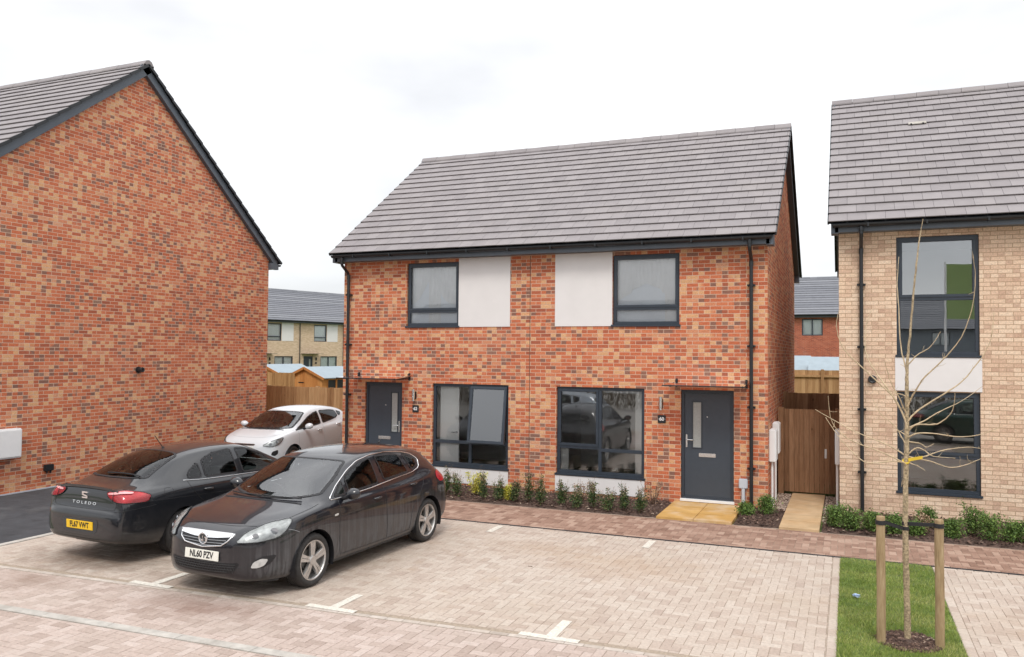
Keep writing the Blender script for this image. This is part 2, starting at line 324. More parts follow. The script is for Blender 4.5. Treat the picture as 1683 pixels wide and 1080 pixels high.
MT['stem'] = plain('shrub_stem', (.12, .07, .045), .8, .3, 30)
MT['bark'] = plain('sapling_bark', (.36, .28, .175), .85, .5, 42, 1.0, 60)
MT['twig'] = plain('sapling_twig', (.50, .39, .25), .75, .25, 20, .3, 80)
def woodmat(name, c1, c2, c3, zs=.7, rough=.8):
    m, n, b = newmat(name); lk = n.links.new
    t = N(n, 'ShaderNodeTexCoord'); mp_ = N(n, 'ShaderNodeMapping'); mp_.inputs['Scale'].default_value = (9, 9, zs); lk(t.outputs['Object'], mp_.inputs[0])
    z = N(n, 'ShaderNodeTexNoise', Scale=4.0, Detail=7.0, Roughness=.65); lk(mp_.outputs[0], z.inputs['Vector'])
    a = N(n, 'ShaderNodeAttribute', attribute_name='tone')
    ad = N(n, 'ShaderNodeMath', operation='MULTIPLY_ADD'); ad.inputs[1].default_value = .55; lk(a.outputs['Fac'], ad.inputs[0])
    s_ = N(n, 'ShaderNodeMath', operation='MULTIPLY_ADD'); s_.inputs[1].default_value = 1.1; s_.inputs[2].default_value = -.32; lk(z.outputs[0], s_.inputs[0]); lk(s_.outputs[0], ad.inputs[2])
    r = ramp(n, [(.1, c1), (.5, c2), (.9, c3)]); lk(ad.outputs[0], r.inputs[0])
    # knots
    vo = N(n, 'ShaderNodeTexVoronoi', Scale=2.3); mk = N(n, 'ShaderNodeMapping'); mk.inputs['Scale'].default_value = (1.6, 1.6, .9); lk(t.outputs['Object'], mk.inputs[0]); lk(mk.outputs[0], vo.inputs['Vector'])
    rk = ramp(n, [(.035, (.8, .8, .8)), (.09, (0, 0, 0))]); lk(vo.outputs['Distance'], rk.inputs[0])
    x = mix(n); lk(rk.outputs[0], x.inputs[0]); lk(r.outputs[0], x.inputs[6]); x.inputs[7].default_value = (*[c*.55 for c in c1], 1)
    lk(x.outputs[2], b.inputs['Base Color']); b.inputs['Roughness'].default_value = rough; b.inputs['Specular IOR Level'].default_value = .25
    bp = N(n, 'ShaderNodeBump', Strength=.35, Distance=.004); lk(z.outputs[0], bp.inputs['Height']); lk(bp.outputs[0], b.inputs['Normal'])
    return m
MT['gate'] = woodmat('dark_brown_timber', (.13, .062, .030), (.245, .132, .070), (.36, .21, .12))
MT['fence'] = woodmat('brown_timber', (.27, .14, .062), (.44, .26, .125), (.57, .365, .19))
MT['fence_l'] = woodmat('fresh_timber', (.26, .13, .05), (.42, .23, .10), (.54, .32, .15))
MT['shed'] = woodmat('orange_timber', (.42, .16, .045), (.56, .24, .075), (.62, .32, .12))
MT['post'] = woodmat('stake_timber', (.15, .09, .045), (.33, .235, .13), (.48, .375, .235), zs=1.2)
MT['felt'] = plain('white_roof_sheet', (.29, .35, .39), .6, .06, 4)
MT['strap'] = plain('rubber_strap', (.014, .014, .016), .55, .1, 20)
MT['yellow'] = plain('yellow_tag', (.62, .43, .03), .5, .05, 9)
MT['tissue'] = plain('blue_wrapper', (.50, .62, .80), .5, .1, 30)
MT['grn'] = plain('green_flag_cloth', (.26, .36, .13), .7, .05, 2)
MT['hedge'] = leafmat('bare_hedge', [(0, (.08, .06, .04)), (.6, (.17, .13, .085)), (1, (.26, .21, .13))])
MT['blk'] = plain('black_recess', (.006, .006, .007), .6, .1, 5)

# ------------------------------------------------------------------ ground and paving
def gz(x, y):
    "ground height: flat by the houses, rising gently behind"
    t = min(1, max(0, (y-6)/14)); t = t*t*(3-2*t); return -.03+.36*t
g = MB(); xs = [-400, -150, -60, -40, -30, -20, -12, -6, 0, 6, 12, 20, 40, 80, 200, 400]; ys = [-300, -100, -40, -20, -9, 0, 4, 6, 8, 10, 12, 14, 16, 18, 20, 24, 30, 60, 120, 400, 900]
gv = [(x, y, gz(x, y)) for y in ys for x in xs]; nx = len(xs)
g.mesh(gv, [(j*nx+i, j*nx+i+1, (j+1)*nx+i+1, (j+1)*nx+i) for j in range(len(ys)-1) for i in range(nx-1)])
tag(g.build('ground', MT['turf']), kind='structure')

def clip_poly(p, a, b, c):   # keep a*x+b*y<=c
    o = []
    for i in range(len(p)):
        P, Q = p[i], p[(i+1) % len(p)]; dp = a*P[0]+b*P[1]-c; dq = a*Q[0]+b*Q[1]-c
        if dp <= 0: o.append(P)
        if (dp < 0 < dq) or (dq < 0 < dp):
            t = dp/(dp-dq); o.append((P[0]+t*(Q[0]-P[0]), P[1]+t*(Q[1]-P[1])))
    return o
def area(p): return abs(sum(p[i][0]*p[(i+1) % len(p)][1]-p[(i+1) % len(p)][0]*p[i][1] for i in range(len(p)))/2)
def inset(p, d):
    cx = sum(q[0] for q in p)/len(p); cy = sum(q[1] for q in p)/len(p)
    o = []
    for x, y in p:
        dx, dy = cx-x, cy-y
        o.append((x+math.copysign(min(d, abs(dx)), dx), y+math.copysign(min(d, abs(dy)), dy)))
    return o
def halfplanes(poly):
    h = []
    for i in range(len(poly)):
        (x0, y0), (x1, y1) = poly[i], poly[(i+1) % len(poly)]
        a, b = (y1-y0), -(x1-x0); l = math.hypot(a, b); h.append((a/l, b/l, (a*x0+b*y0)/l))
    return h
def add_block(mb, p, z, hp, thick=.010, gap=.0026):
    for a, b, c in hp:
        p = clip_poly(p, a, b, c)
        if len(p) < 3: return
    if area(p) < .0006: return
    o = inset(p, gap); q = inset(p, gap+.003); n = len(p); t = random.random(); dz = random.uniform(-.0016, .0012)
    tl = [random.uniform(-.001, .001) for _ in range(2)]
    vs = [(x, y, z-thick) for x, y in o]+[(x, y, z-.0022+dz) for x, y in o]+[(x, y, z+dz) for x, y in q]
    fs = [tuple(range(2*n, 3*n))]
    for i in range(n):
        j = (i+1) % n; fs.append((i, j, n+j, n+i)); fs.append((n+i, n+j, 2*n+j, 2*n+i))
    mb.mesh(vs, fs, 0, t)
def herring(mb, poly, z=0.0, s=.1, org=(0, 0)):
    "poly counter-clockwise convex; s = block width (block 2s by s)"
    hp = halfplanes(poly); x0 = min(p[0] for p in poly)-.3; x1 = max(p[0] for p in poly)+.3; y0 = min(p[1] for p in poly)-.3; y1 = max(p[1] for p in poly)+.3
    nmin = int((y0-org[1])/s)-3; nmax = int((y1-org[1])/s)+3
    for n in range(nmin, nmax):
        mmin = int(((x0-org[0])/s-n)/4)-2; mmax = int(((x1-org[0])/s-n)/4)+2
        for m_ in range(mmin, mmax):
            ox = org[0]+(n+4*m_)*s; oy = org[1]+n*s
            for (a, b, c, d) in ((0, 2, 0, 1), (2, 3, -1, 1)):
                X0, X1, Y0, Y1 = ox+a*s, ox+b*s, oy+c*s, oy+d*s
                if X1 < x0 or X0 > x1 or Y1 < y0 or Y0 > y1: continue
                add_block(mb, [(X0, Y0), (X1, Y0), (X1, Y1), (X0, Y1)], z, hp)
def course(mb, a, b, wd, ln=.2, z=0.0):
    "single row of blocks along a->b, width wd to the left of the line"
    a = Vector(a); b = Vector(b); d = (b-a); L_ = d.length; d.normalize(); n_ = Vector((-d.y, d.x)); k = int(L_/ln)+1
    for i in range(k):
        s0 = i*ln; s1 = min(L_, s0+ln)
        if s1-s0 < .03: continue
        p = [a+d*s0, a+d*s1, a+d*s1+n_*wd, a+d*s0+n_*wd]
        p = [(q.x, q.y) for q in p]
        c = Vector((sum(q[0] for q in p)/4, sum(q[1] for q in p)/4))
        def sh(q, g_): v = Vector(q)-c; return (q[0]-d.x*math.copysign(g_, v.dot(d))-n_.x*math.copysign(g_, v.dot(n_)), q[1]-d.y*math.copysign(g_, v.dot(d))-n_.y*math.copysign(g_, v.dot(n_)))
        o = [sh(q, .0035) for q in p]; q2 = [sh(q, .0075) for q in p]; dz = random.uniform(-.0015, .001)
        vs = [(x, y, z-.012) for x, y in o]+[(x, y, z-.003+dz) for x, y in o]+[(x, y, z+dz) for x, y in q2]
        fs = [(8, 9, 10, 11)]
        for i2 in range(4): j = (i2+1) % 4; fs += [(i2, j, 4+j, 4+i2), (4+i2, 4+j, 8+j, 8+i2)]
        mb.mesh(vs, fs, 0, random.random())
fr = lambda x: -8.10+.050*x if x < 0 else -8.10+.03*x    # front edge of the parking bays
XE = -8.5
sb = MB(); sb.face([(-30, -14, -.006), (14, -14, -.006), (14, -1.6, -.006), (-8.5, -1.6, -.006), (-8.5, -8.6, -.006), (-30, -8.6, -.006)])
tag(sb.build('paving_bed', MT['sand']), kind='structure')
b = MB()
herring(b, [(XE+.1, fr(XE)+.1), (0, fr(0)+.1), (0, -3.40), (XE+.1, -3.40)])
herring(b, [(0, fr(0)+.1), (2.81, fr(2.81)+.1), (2.81, -3.40), (0, -3.40)])
course(b, (XE+.1, -3.40), (2.81, -3.40), .1); course(b, (2.91, fr(2.91)), (2.91, -3.3), .1)
course(b, (XE+.1, fr(XE)), (XE+.1, -3.3), .1)
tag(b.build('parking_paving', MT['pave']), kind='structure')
b = MB(); herring(b, [(4.17, -8.0), (9.5, -8.0), (9.5, -3.38), (4.17, -3.38)], org=(.03, .02)); course(b, (4.17, -8.0), (4.17, -3.3), .1); course(b, (4.17, -3.38), (9.5, -3.38), .09)
tag(b.build('driveway_paving', MT['pave']), kind='structure')
kb = lambda x: -9.44+.035*x
b = MB(); herring(b, [(-16, kb(-16)+.07), (6, kb(6)+.07), (6, fr(6)-.0), (-.0, fr(0)-.08), (-8.6, fr(-8.6)-.08), (-16, fr(-16)-.08)], org=(.05, .03))
herring(b, [(-14, -12.6), (6, -12.6), (6, kb(6)-.07), (-14, kb(-14)-.07)], org=(.02, .07))
tag(b.build('street_paving', MT['pave2']), kind='structure')
b = MB(); herring(b, [(-9.5, -3.14), (9.5, -3.14), (9.5, -1.78), (-9.5, -1.78)], org=(.06, .01)); course(b, (-9.5, -3.24), (9.5, -3.24), .1); course(b, (-9.5, -1.78), (9.5, -1.78), .1, .2)
tag(b.build('footpath', MT['pave3']), kind='structure')
# flush concrete kerb line and pale edging line
b = MB()
def strip(mb, x0, x1, f, wd, z0, z1, ln):
    x = x0
    while x < x1-.01:
        xe = min(x1, x+ln); a, c = x+.003, xe-.003
        vs = [(a, f(a)-wd/2, z0), (c, f(c)-wd/2, z0), (c, f(c)+wd/2, z0), (a, f(a)+wd/2, z0), (a, f(a)-wd/2, z1), (c, f(c)-wd/2, z1), (c, f(c)+wd/2, z1), (a, f(a)+wd/2, z1)]
        mb.mesh(vs, [(4, 5, 6, 7), (0, 1, 5, 4), (1, 2, 6, 5), (2, 3, 7, 6), (3, 0, 4, 7)], 0, random.random()); x = xe
strip(b, -16, 6, kb, .125, -.02, .006, .915)
tag(b.build('flush_kerb', MT['concrete']), kind='structure')
b = MB(); strip(b, -16, 2.8, lambda x: fr(x)-.03, .072, -.02, .001, .2)
tag(b.build('edging_strip', MT['edge']), kind='structure')
# slotted drain along the footpath
b = MB(); b.box(-9.4, 9.4, -3.30, -3.245, -.02, -.006, 0)
b.box(-9.4, 9.4, -3.312, -3.300, -.02, .001, 1, .5); b.box(-9.4, 9.4, -3.245, -3.238, -.02, .001, 1, .5)
for i in range(620): x = -9.4+i*.03; b.box(x, x+.007, -3.300, -3.245, -.006, -.0005, 1, .2)
tag(b.build('drain_channel', [MT['blk'], MT['asph']]), kind='structure')
# asphalt drive by the left gable
b = MB(); b.face([(-30, -8.2, .004), (XE, -8.05, .004), (XE, 4.1, .004), (-30, 4.1, .004)]); tag(b.build('asphalt_drive', MT['asph']), kind='structure')
b = MB(); b.box(XE-.02, XE+.10, -7.95, -1.8, -.03, .010, 0, .6); b.box(-16, XE-.02, -8.22, -8.12, -.03, .012, 0, .3); tag(b.build('drive_edging', MT['concrete']), kind='structure')
# white bay markings
def mark(x, y0, y1, base):
    b = MB()
    z = .0045
    b.face([(x-.055, y0, z), (x+.055, y0, z), (x+.055, y1, z), (x-.055, y1, z)])
    if base: b.face([(x-.33, y0-.10, z), (x+.31, y0-.10, z), (x+.31, y0, z), (x-.33, y0, z)])
    return tag(b.build('bay_marking', MT['paint']), kind='structure')
for x in (-4.88, -2.33, .22): mark(x, fr(x)+.09, fr(x)+.60, True); mark(x, -3.90, -3.40, False)

def chips(name, region, n, mat, z, smin, smax, holes=(), flat=.35, **kw):
    b = MB(); x0, x1, y0, y1 = region[:4]; fn = region[4] if len(region) > 4 else None
    k = 0
    while k < n:
        x = random.uniform(x0, x1); y = random.uniform(y0, y1)
        if fn and not fn(x, y): k += 0.2; continue
        if any(a < x < b_ and c < y < d for a, b_, c, d in holes): k += 1; continue
        k += 1; s = random.uniform(smin, smax); l = s*random.uniform(1.3, 2.6) if flat < .5 else s; an = random.uniform(0, pi)
        ti = random.uniform(-flat, flat); tj = random.uniform(-flat, flat)
        u = Vector((math.cos(an), math.sin(an), ti))*l/2; v = Vector((-math.sin(an), math.cos(an), tj))*s/2; h = Vector((0, 0, s*.3))
        c = Vector((x, y, z+random.uniform(0, .012)+s*.2))
        b.mesh([c-u-v, c+u-v, c+u*.8+v, c-u*.9+v*.9, c-u*.7-v*.6+h, c+u*.8-v*.5+h, c+u*.6+v*.7+h], [(0, 1, 5, 4), (1, 2, 6, 5), (2, 3, 4, 6), (4, 5, 6), (3, 0, 4)], 0, random.random()**1.5 if mat is MT['chip'] else random.random())
    return tag(b.build(name, mat), kind='stuff', **kw)
# planting beds: lumpy soil sheet + chips
def bed(x0, x1, y0, y1, zc=.03, name='planting_bed', step=.12, fn=None):
    b = MB(); nx_ = max(2, int((x1-x0)/step)); ny_ = max(2, int((y1-y0)/step)); vs = []
    for j in range(ny_+1):
        for i in range(nx_+1):
            e = min(i, nx_-i, j, ny_-j); z = -.015 if e == 0 else zc+random.uniform(-.018, .018)
            vs.append((x0+(x1-x0)*i/nx_, y0+(y1-y0)*j/ny_, z))
    b.mesh(vs, [(j*(nx_+1)+i, j*(nx_+1)+i+1, (j+1)*(nx_+1)+i+1, (j+1)*(nx_+1)+i) for j in range(ny_) for i in range(nx_)])
    return tag(b.build(name, MT['soil'], smooth=True), kind='structure')
bed(-7.9, -.13, -1.66, -.02); bed(1.19, 1.93, -1.66, -.05); bed(2.60, 9.5, -1.66, .43)
chips('bark_mulch', (-7.8, -.16, -1.62, -.03), 5200, MT['chip'], .03, .012, .03)
chips('bark_mulch', (1.22, 1.9, -1.62, -.06), 700, MT['chip'], .03, .012, .03)
chips('bark_mulch', (2.64, 7.2, -1.62, .40), 3600, MT['chip'], .03, .012, .03)
# gravel margins of the side passage
b = MB(); b.box(1.66, 2.83, -.05, 1.95, -.03, .004); tag(b.build('passage_bed', MT['soil']), kind='structure')
chips('gravel_margin', (1.66, 1.93, -.05, 1.93), 1100, MT['gravel'], .0, .010, .026, flat=.7)
chips('gravel_margin', (2.59, 2.84, .44, 1.93), 700, MT['gravel'], .0, .010, .026, flat=.7)
chips('gravel_margin', (2.59, 2.66, -1.0, .44), 120, MT['gravel'], .03, .010, .022, flat=.7)
# slab paths
def slabs(name, xs_, ys_, mat, z1):
    b = MB()
    for i in range(len(xs_)-1):
        for j in range(len(ys_)-1): b.bev(xs_[i]+.004, xs_[i+1]-.004, ys_[j]+.004, ys_[j+1]-.004, -.03, z1+random.uniform(-.002, .002), .004, 0, random.random())
    return tag(b.build(name, mat), kind='structure')
slabs('door_path', [-.12, .53, 1.18], [-1.66, -1.1, -.55, .0], MT['slab'], .036)
slabs('side_path', [1.94, 2.575], [-1.66, -1.05, -.45, .15, .75, 1.35, 1.95], MT['slab2'], .036)

# ------------------------------------------------------------------ house parts
def wall_cells(mb, y, x0, x1, z0, z1, ops, rev=.10, m=0, flip=False):
    xs_ = sorted({x0, x1, *[v for o in ops for v in o[:2]]}); zs_ = sorted({z0, z1, *[v for o in ops for v in o[2:4]]})
    for i in range(len(xs_)-1):
        for j in range(len(zs_)-1):
            cx, cz = (xs_[i]+xs_[i+1])/2, (zs_[j]+zs_[j+1])/2
            if any(o[0] < cx < o[1] and o[2] < cz < o[3] for o in ops): continue
            p = [(xs_[i], y, zs_[j]), (xs_[i+1], y, zs_[j]), (xs_[i+1], y, zs_[j+1]), (xs_[i], y, zs_[j+1])]
            mb.face(p[::-1] if flip else p, m)
    for a, b_, c, d in [o[:4] for o in ops]:
        r = -rev if flip else rev
        mb.face([(a, y, c), (a, y, d), (a, y+r, d), (a, y+r, c)], m); mb.face([(b_, y, d), (b_, y, c), (b_, y+r, c), (b_, y+r, d)], m)
        mb.face([(a, y, d), (b_, y, d), (b_, y+r, d), (a, y+r, d)], m); mb.face([(b_, y, c), (a, y, c), (a, y+r, c), (b_, y+r, c)], m)
def shell(root, x0, x1, D, ef, rg, eb, ops, mat, ops_back=(), z0=-.15):
    mb = MB(); dn = .11
    sf = (rg[1]-ef[1])/(rg[0]-ef[0]); sbk = (rg[1]-eb[1])/(eb[0]-rg[0])
    zf = ef[1]+sf*(0-ef[0])-dn; zb = eb[1]+sbk*(eb[0]-D)-dn; zr = rg[1]-dn
    wall_cells(mb, 0, x0, x1, z0, zf, list(ops))
    wall_cells(mb, D, x0, x1, z0, zb, list(ops_back), flip=True)
    for x in (x0, x1):
        p = [(x, 0, z0), (x, D, z0), (x, D, zb), (x, rg[0], zr), (x, 0, zf)]
        mb.face(p if x == x1 else p[::-1])
    return mb.build('wall', mat, root, world=False)
def slope_tiles(mb, x0, x1, e, r, sgn, gauge=.325, tw=.30, joints=True):
    "tiles on one slope from eave e=(y,z) to ridge r; x0..x1"
    d = Vector((0, r[0]-e[0], r[1]-e[1])); Ls = d.length; d.normalize(); nrm = Vector((0, -d.z, d.y)) if d.y > 0 else Vector((0, d.z, -d.y))
    n = max(1, round(Ls/gauge)); g_ = Ls/n; E = Vector((0, e[0], e[1]))
    for i in range(n):
        s0, s1 = i*g_-.012, (i+1)*g_+.02; off = (i % 2)*tw/2
        x = x0-off
        while x < x1-.001:
            a = max(x, x0); b_ = min(x+tw, x1); x += tw
            if not joints: a, b_ = x0, x1; x = x1
            if b_-a < .02: continue
            gp = .0022 if joints else 0; a += gp; b_ -= gp
            h = .036+random.uniform(-.0015, .002); h2 = .004
            lo = E+d*s0; hi = E+d*s1
            A = [Vector((a, 0, 0))+lo+nrm*h, Vector((b_, 0, 0))+lo+nrm*h, Vector((b_, 0, 0))+hi+nrm*h2, Vector((a, 0, 0))+hi+nrm*h2]
            B = [Vector((a, 0, 0))+lo+nrm*(h-.017), Vector((b_, 0, 0))+lo+nrm*(h-.017), Vector((b_, 0, 0))+hi-nrm*.012, Vector((a, 0, 0))+hi-nrm*.012]
            f = [(0, 1, 2, 3), (4, 5, 1, 0), (5, 6, 2, 1), (7, 4, 0, 3), (7, 6, 5, 4)]
            if sgn < 0: f = [q[::-1] for q in f]
            mb.mesh(A+B, f, 0, random.random())
def roof(root, x0, x1, ef, rg, eb, mat, wx=(.17, .17), tw=.30, joints=True, back=True, boards=True, D=8.1, ends=(1, 1), tag_y=None):
    a, b_ = x0-wx[0], x1+wx[1]
    mb = MB(); slope_tiles(mb, a, b_, ef, rg, 1, tw=tw, joints=joints)
    slope_tiles(mb, a, b_, eb, rg, -1, tw=tw, joints=joints and back)
    # underlay
    for e in (ef, eb): mb.face([(a+.01, e[0], e[1]-.03), (b_-.01, e[0], e[1]-.03), (b_-.01, rg[0], rg[1]-.03), (a+.01, rg[0], rg[1]-.03)], 1)
    rf = mb.build('roof', [mat, MT['blackpl']], root, world=False)
    # ridge tiles
    mb = MB(); x = a-.01
    while x < b_+.005:
        xe = min(x+.45, b_+.01); tn = random.random(); hh = .02 if (round((x-a)/.45) % 2) else .024
        pr = [(-.145, -.062), (-.075, .035), (0, .062), (.075, .035), (.145, -.062)]
        vs = [(X, rg[0]+p, rg[1]+q+hh) for X in (x+.003, xe-.003) for p, q in pr]
        vs += [(X, rg[0]+p, rg[1]+q+hh-.03) for X in (x+.003, xe-.003) for p, q in ((-.145, -.062), (.145, -.062))]
        mb.mesh(vs, [(i, 5+i, 6+i, i+1) for i in range(4)]+[(0, 1, 2, 3, 4), (9, 8, 7, 6, 5), (0, 10, 12, 5), (4, 9, 13, 11)], 0, tn); x += .45
    o = mb.build('ridge_tiles', mat, root, world=False)
    if not boards: return rf
    # dry verges (black clips), bargeboards, fascia, soffit, box ends
    for k, X in enumerate((a, b_)):
        if not ends[k]: continue
        s = -1 if k == 0 else 1
        for e in (ef, eb):
            mb = MB(); bb = MB()
            y0, z0 = e; y1, z1 = rg; L_ = math.hypot(y1-y0, z1-z0); nn = round(L_/.325)
            dv = Vector((0, y1-y0, z1-z0)).normalized(); nv = Vector((0, -dv.z, dv.y)) if dv.y > 0 else Vector((0, dv.z, -dv.y))
            for i in range(nn):
                p = Vector((X+s*.004, y0, z0))+dv*(i*L_/nn-.02); q = Vector((X+s*.004, y0, z0))+dv*((i+1)*L_/nn-.012)
                mb.beam(p+nv*(-.002), q+nv*(-.024), .028, .062, 0, up=nv)
            xb = X-s*.055 if abs(wx[k]) > .1 else X
            p = Vector((xb, y0, z0))+nv*(-.125)+dv*.10; q = Vector((xb, y1, z1))+nv*(-.125)+dv*(.085)
            bb.beam(p, q, .022, .17, 0, up=nv)
            xw = (x0 if k == 0 else x1)
            p = Vector(((xb+xw)/2, y0, z0))+nv*(-.205)+dv*.12; q = Vector(((xb+xw)/2, y1, z1))+nv*(-.205)+dv*(.03)
            bb.beam(p, q, abs(xb-xw)+.0, .012, 0, up=nv)
            # eave box end
            w0 = -.30 if e is ef else D-.02; w1 = .02 if e is ef else D+.30
            bb.box(xw+s*.001, xb+s*.012, w0, w1, e[1]-.20, e[1]-.02, 0)
            mb.build('verge', MT['blackpl'], root, world=False); bb.build('bargeboard', MT['fascia'], root, world=False)
    fb = MB()
    zf0 = ef[1]-.185; zf1 = ef[1]-.02
    fb.box(x0-.06, x1+.06, -.30, -.275, zf0, zf1); fb.box(x0-.06, x1+.06, -.275, -.002, zf0+.012, zf0+.024)
    fb.build('fascia', MT['fascia'], root, world=False)
    fb = MB(); fb.box(x0-.06, x1+.06, D+.275, D+.30, eb[1]-.185, eb[1]-.02)
    fb.build('fascia', MT['fascia'], root, world=False)
    for yy, zz in ((-.365, ef[1]-.045), (D+.365, eb[1]-.045)):
        gb = MB()
        n = 10; prof = [(math.cos(pi+pi*i/n)*.058, math.sin(pi+pi*i/n)*.058) for i in range(n+1)]; pi_ = [(p*.9, q*.9+.002) for p, q in prof[::-1]]
        pr = prof+pi_
        for (xa, xb_) in ((x0-.10, x1+.10),):
            vs = [(X, yy+p, zz+q) for X in (xa, xb_) for p, q in pr]; m_ = len(pr)
            gb.mesh(vs, [(i, (i+1) % m_, m_+(i+1) % m_, m_+i) for i in range(m_)]+[tuple(range(n+1)), tuple(range(m_, m_+n+1))[::-1]])
        x = x0+.5
        while x < x1: gb.box(x-.014, x+.014, yy-.062, yy+.066, zz-.066, zz-.05); gb.box(x-.014, x+.014, yy-.066, yy-.056, zz-.066, zz+.004); x += .95
        gb.build('gutter', MT['blackpl'], root, world=False, recalc=False)
    return rf
def downpipe(root, x, ztop, z0=0.0, yb=-.075, wallz=None, gy=-.365, dark='blackpl'):
    mb = MB(); pts = [(x, gy, ztop-.09), (x, gy, ztop-.22), (x, gy+.03, ztop-.27), (x, yb-.03, ztop-.42), (x, yb, ztop-.48), (x, yb, z0)]
    mb.tube(pts, .034, 12); mb.tube([(x, gy, ztop-.11), (x, gy, ztop-.17)], .041, 12); mb.tube([(x, yb, ztop-.46), (x, yb, ztop-.56)], .041, 12)
    z = z0+.75
    while z < ztop-.6:
        mb.tube([(x, yb, z-.025), (x, yb, z+.025)], .043, 12); mb.box(x-.07, x+.07, yb+.035, -.001, z-.018, z+.018); mb.box(x-.075, x-.05, yb-.012, yb+.036, z-.018, z+.018); mb.box(x+.05, x+.075, yb-.012, yb+.036, z-.018, z+.018); z += 1.15
    return mb.build('downpipe', MT[dark], root, world=False)
def frame_rect(mb, x0, x1, z0, z1, w_, y0, y1, b=.006):
    mb.bev(x0, x1, y0, y1, z1-w_, z1, b); mb.bev(x0, x1, y0, y1, z0, z0+w_, b)
    mb.bev(x0, x0+w_, y0, y1, z0+w_-.001, z1-w_+.001, b); mb.bev(x1-w_, x1, y0, y1, z0+w_-.001, z1-w_+.001, b)
def window(root, x0, x1, z0, z1, mulls=(), trans=(), sashes=(), y=.045, fwid=.062, sill=True, skip=(), gm='glass', label=None):
    "frame with mullions; trans = list of (xa, xb, z); panes fill cells; sashes are cells that open"
    mb = MB(); frame_rect(mb, x0+.004, x1-.004, z0+.03, z1-.004, fwid, y, y+.07)
    for m_ in mulls: mb.bev(m_-.034, m_+.034, y-.002, y+.068, z0+.03+fwid-.002, z1-.004-fwid+.002, .006)
    for (a, b_, z) in trans: mb.bev(a, b_, y-.001, y+.066, z-.034, z+.034, .006)
    for (a, b_, c, d) in sashes: frame_rect(mb, a, b_, c, d, .055, y-.016, y+.02)
    f = mb.build('window', MT['anth'], root, world=False)
    if label: f['label'] = label
    # panes
    cols = [x0+.03]+sorted(mulls)+[x1-.03]
    for i in range(len(cols)-1):
        zs_ = [z0+.06]+sorted(t[2] for t in trans if t[0] < (cols[i]+cols[i+1])/2 < t[1])+[z1-.03]
        for j in range(len(zs_)-1):
            if (i, j) in skip: continue
            p = MB(); p.box(cols[i]+.01, cols[i+1]-.01, y+.030, y+.036, zs_[j]+.01, zs_[j+1]-.01)
            p.build('pane', MT[gm], f, world=False)
            e = MB(); 
    if sill:
        s = MB(); s.bev(x0-.025, x1+.025, -.035, y+.06, z0-.012, z0+.030, .006); s.build('sill', MT['anth'], f, world=False)
    return f
def panel(root, x0, x1, z0, z1, name='render_panel'):
    mb = MB(); mb.bev(x0, x1, -.016, .02, z0, z1, .003); return mb.build(name, MT['render'], root, world=False)
def door(root, x0, x1, z0, z1, gx0, gx1, gz0, gz1, hx, lx0, lx1, lz, hs, spy):
    mb = MB(); frame_rect(mb, x0+.003, x1-.003, z0, z1-.003, .062, .04, .11)
    d = mb.build('door', MT['anth'], root, world=False)
    mb = MB(); a, b_, c, e = x0+.068, x1-.068, z0+.05, z1-.068
    wall_cells(mb, .062, a, b_, c, e, [(gx0, gx1, gz0, gz1)], rev=.012)
    mb.box(a, b_, .075, .10, c, e)
    mb.build('door_leaf', MT['door'], d, world=False)
    mb = MB(); frame_rect(mb, gx0-.012, gx1+.012, gz0-.012, gz1+.012, .024, .052, .066, .004); mb.build('glazing_bead', MT['anth'], d, world=False)
    mb = MB(); mb.box(gx0+.011, gx1-.011, .068, .073, gz0+.011, gz1-.011); mb.build('door_glass', MT['frost'], d, world=False)
    mb = MB(); mb.bev(hx-.015, hx+.015, .048, .062, z0+1.00, z0+1.25, .005); mb.tube([(hx, .05, z0+1.15), (hx, .012, z0+1.15), (hx+hs*.02, .004, z0+1.15), (hx+hs*.125, .004, z0+1.148)], .010, 8); mb.disc((hx, .05, z0+1.06), (0, -1, 0), .011, 12, 0, .008)
    mb.build('handle', MT['chrome'], d, world=False)
    mb = MB(); mb.bev(lx0, lx1, .048, .061, lz, lz+.072, .006); mb.bev(lx0+.03, lx1-.03, .043, .05, lz+.018, lz+.056, .003); mb.build('letterbox', MT['chrome'], d, world=False)
    mb = MB(); mb.disc((spy[0], .062, spy[1]), (0, -1, 0), .011, 14, 0, .008); mb.build('spyhole', MT['chrome'], d, world=False)
    mb = MB(); mb.bev(x0-.01, x1+.01, -.03, .05, z0-.035, z0+.012, .004); mb.build('threshold', MT['whitepl'], d, world=False)
    return d
def canopy(root, x0, x1, dep=.72, z=2.352, zf=2.295):
    mb = MB(); pts = [(x0, -.012, z), (x1, -.012, z), (x1, -dep, zf), (x0, -dep, zf)]
    mb.mesh([(p[0], p[1], p[2]+dz) for dz in (0, .012) for p in pts], [(3, 2, 1, 0), (4, 5, 6, 7), (0, 1, 5, 4), (1, 2, 6, 5), (2, 3, 7, 6), (3, 0, 4, 7)])
    c = mb.build('door_canopy', MT['can_glass'], root, world=False)
    for xx in (x0+.12, x1-.04):
        mb = MB(); mb.bev(xx-.022, xx+.022, -.022, -.001, z-.10, z+.06, .004); mb.tube([(xx, -.02, z-.045), (xx, -dep*.55, zf-.012), (xx, -dep+.05, zf-.014)], [.016, .011, .009], 8)
        mb.tube([(xx, -.02, z+.035), (xx, -.07, z+.026)], .018, 8)
        mb.disc((xx, -.30, zf+.02), (0, 0, 1), .016, 10, 0, .03); mb.disc((xx, -dep+.08, zf-.02), (0, 0, 1), .015, 10, 0, .04)
        mb.build('canopy_bracket', MT['blackpl'], c, world=False)
    mb = MB(); mb.tube([(x0-.02, -dep, zf+.004), (x1+.02, -dep, zf+.004)], .011, 8); mb.build('canopy_rail', MT['blackpl'], c, world=False)
    return c
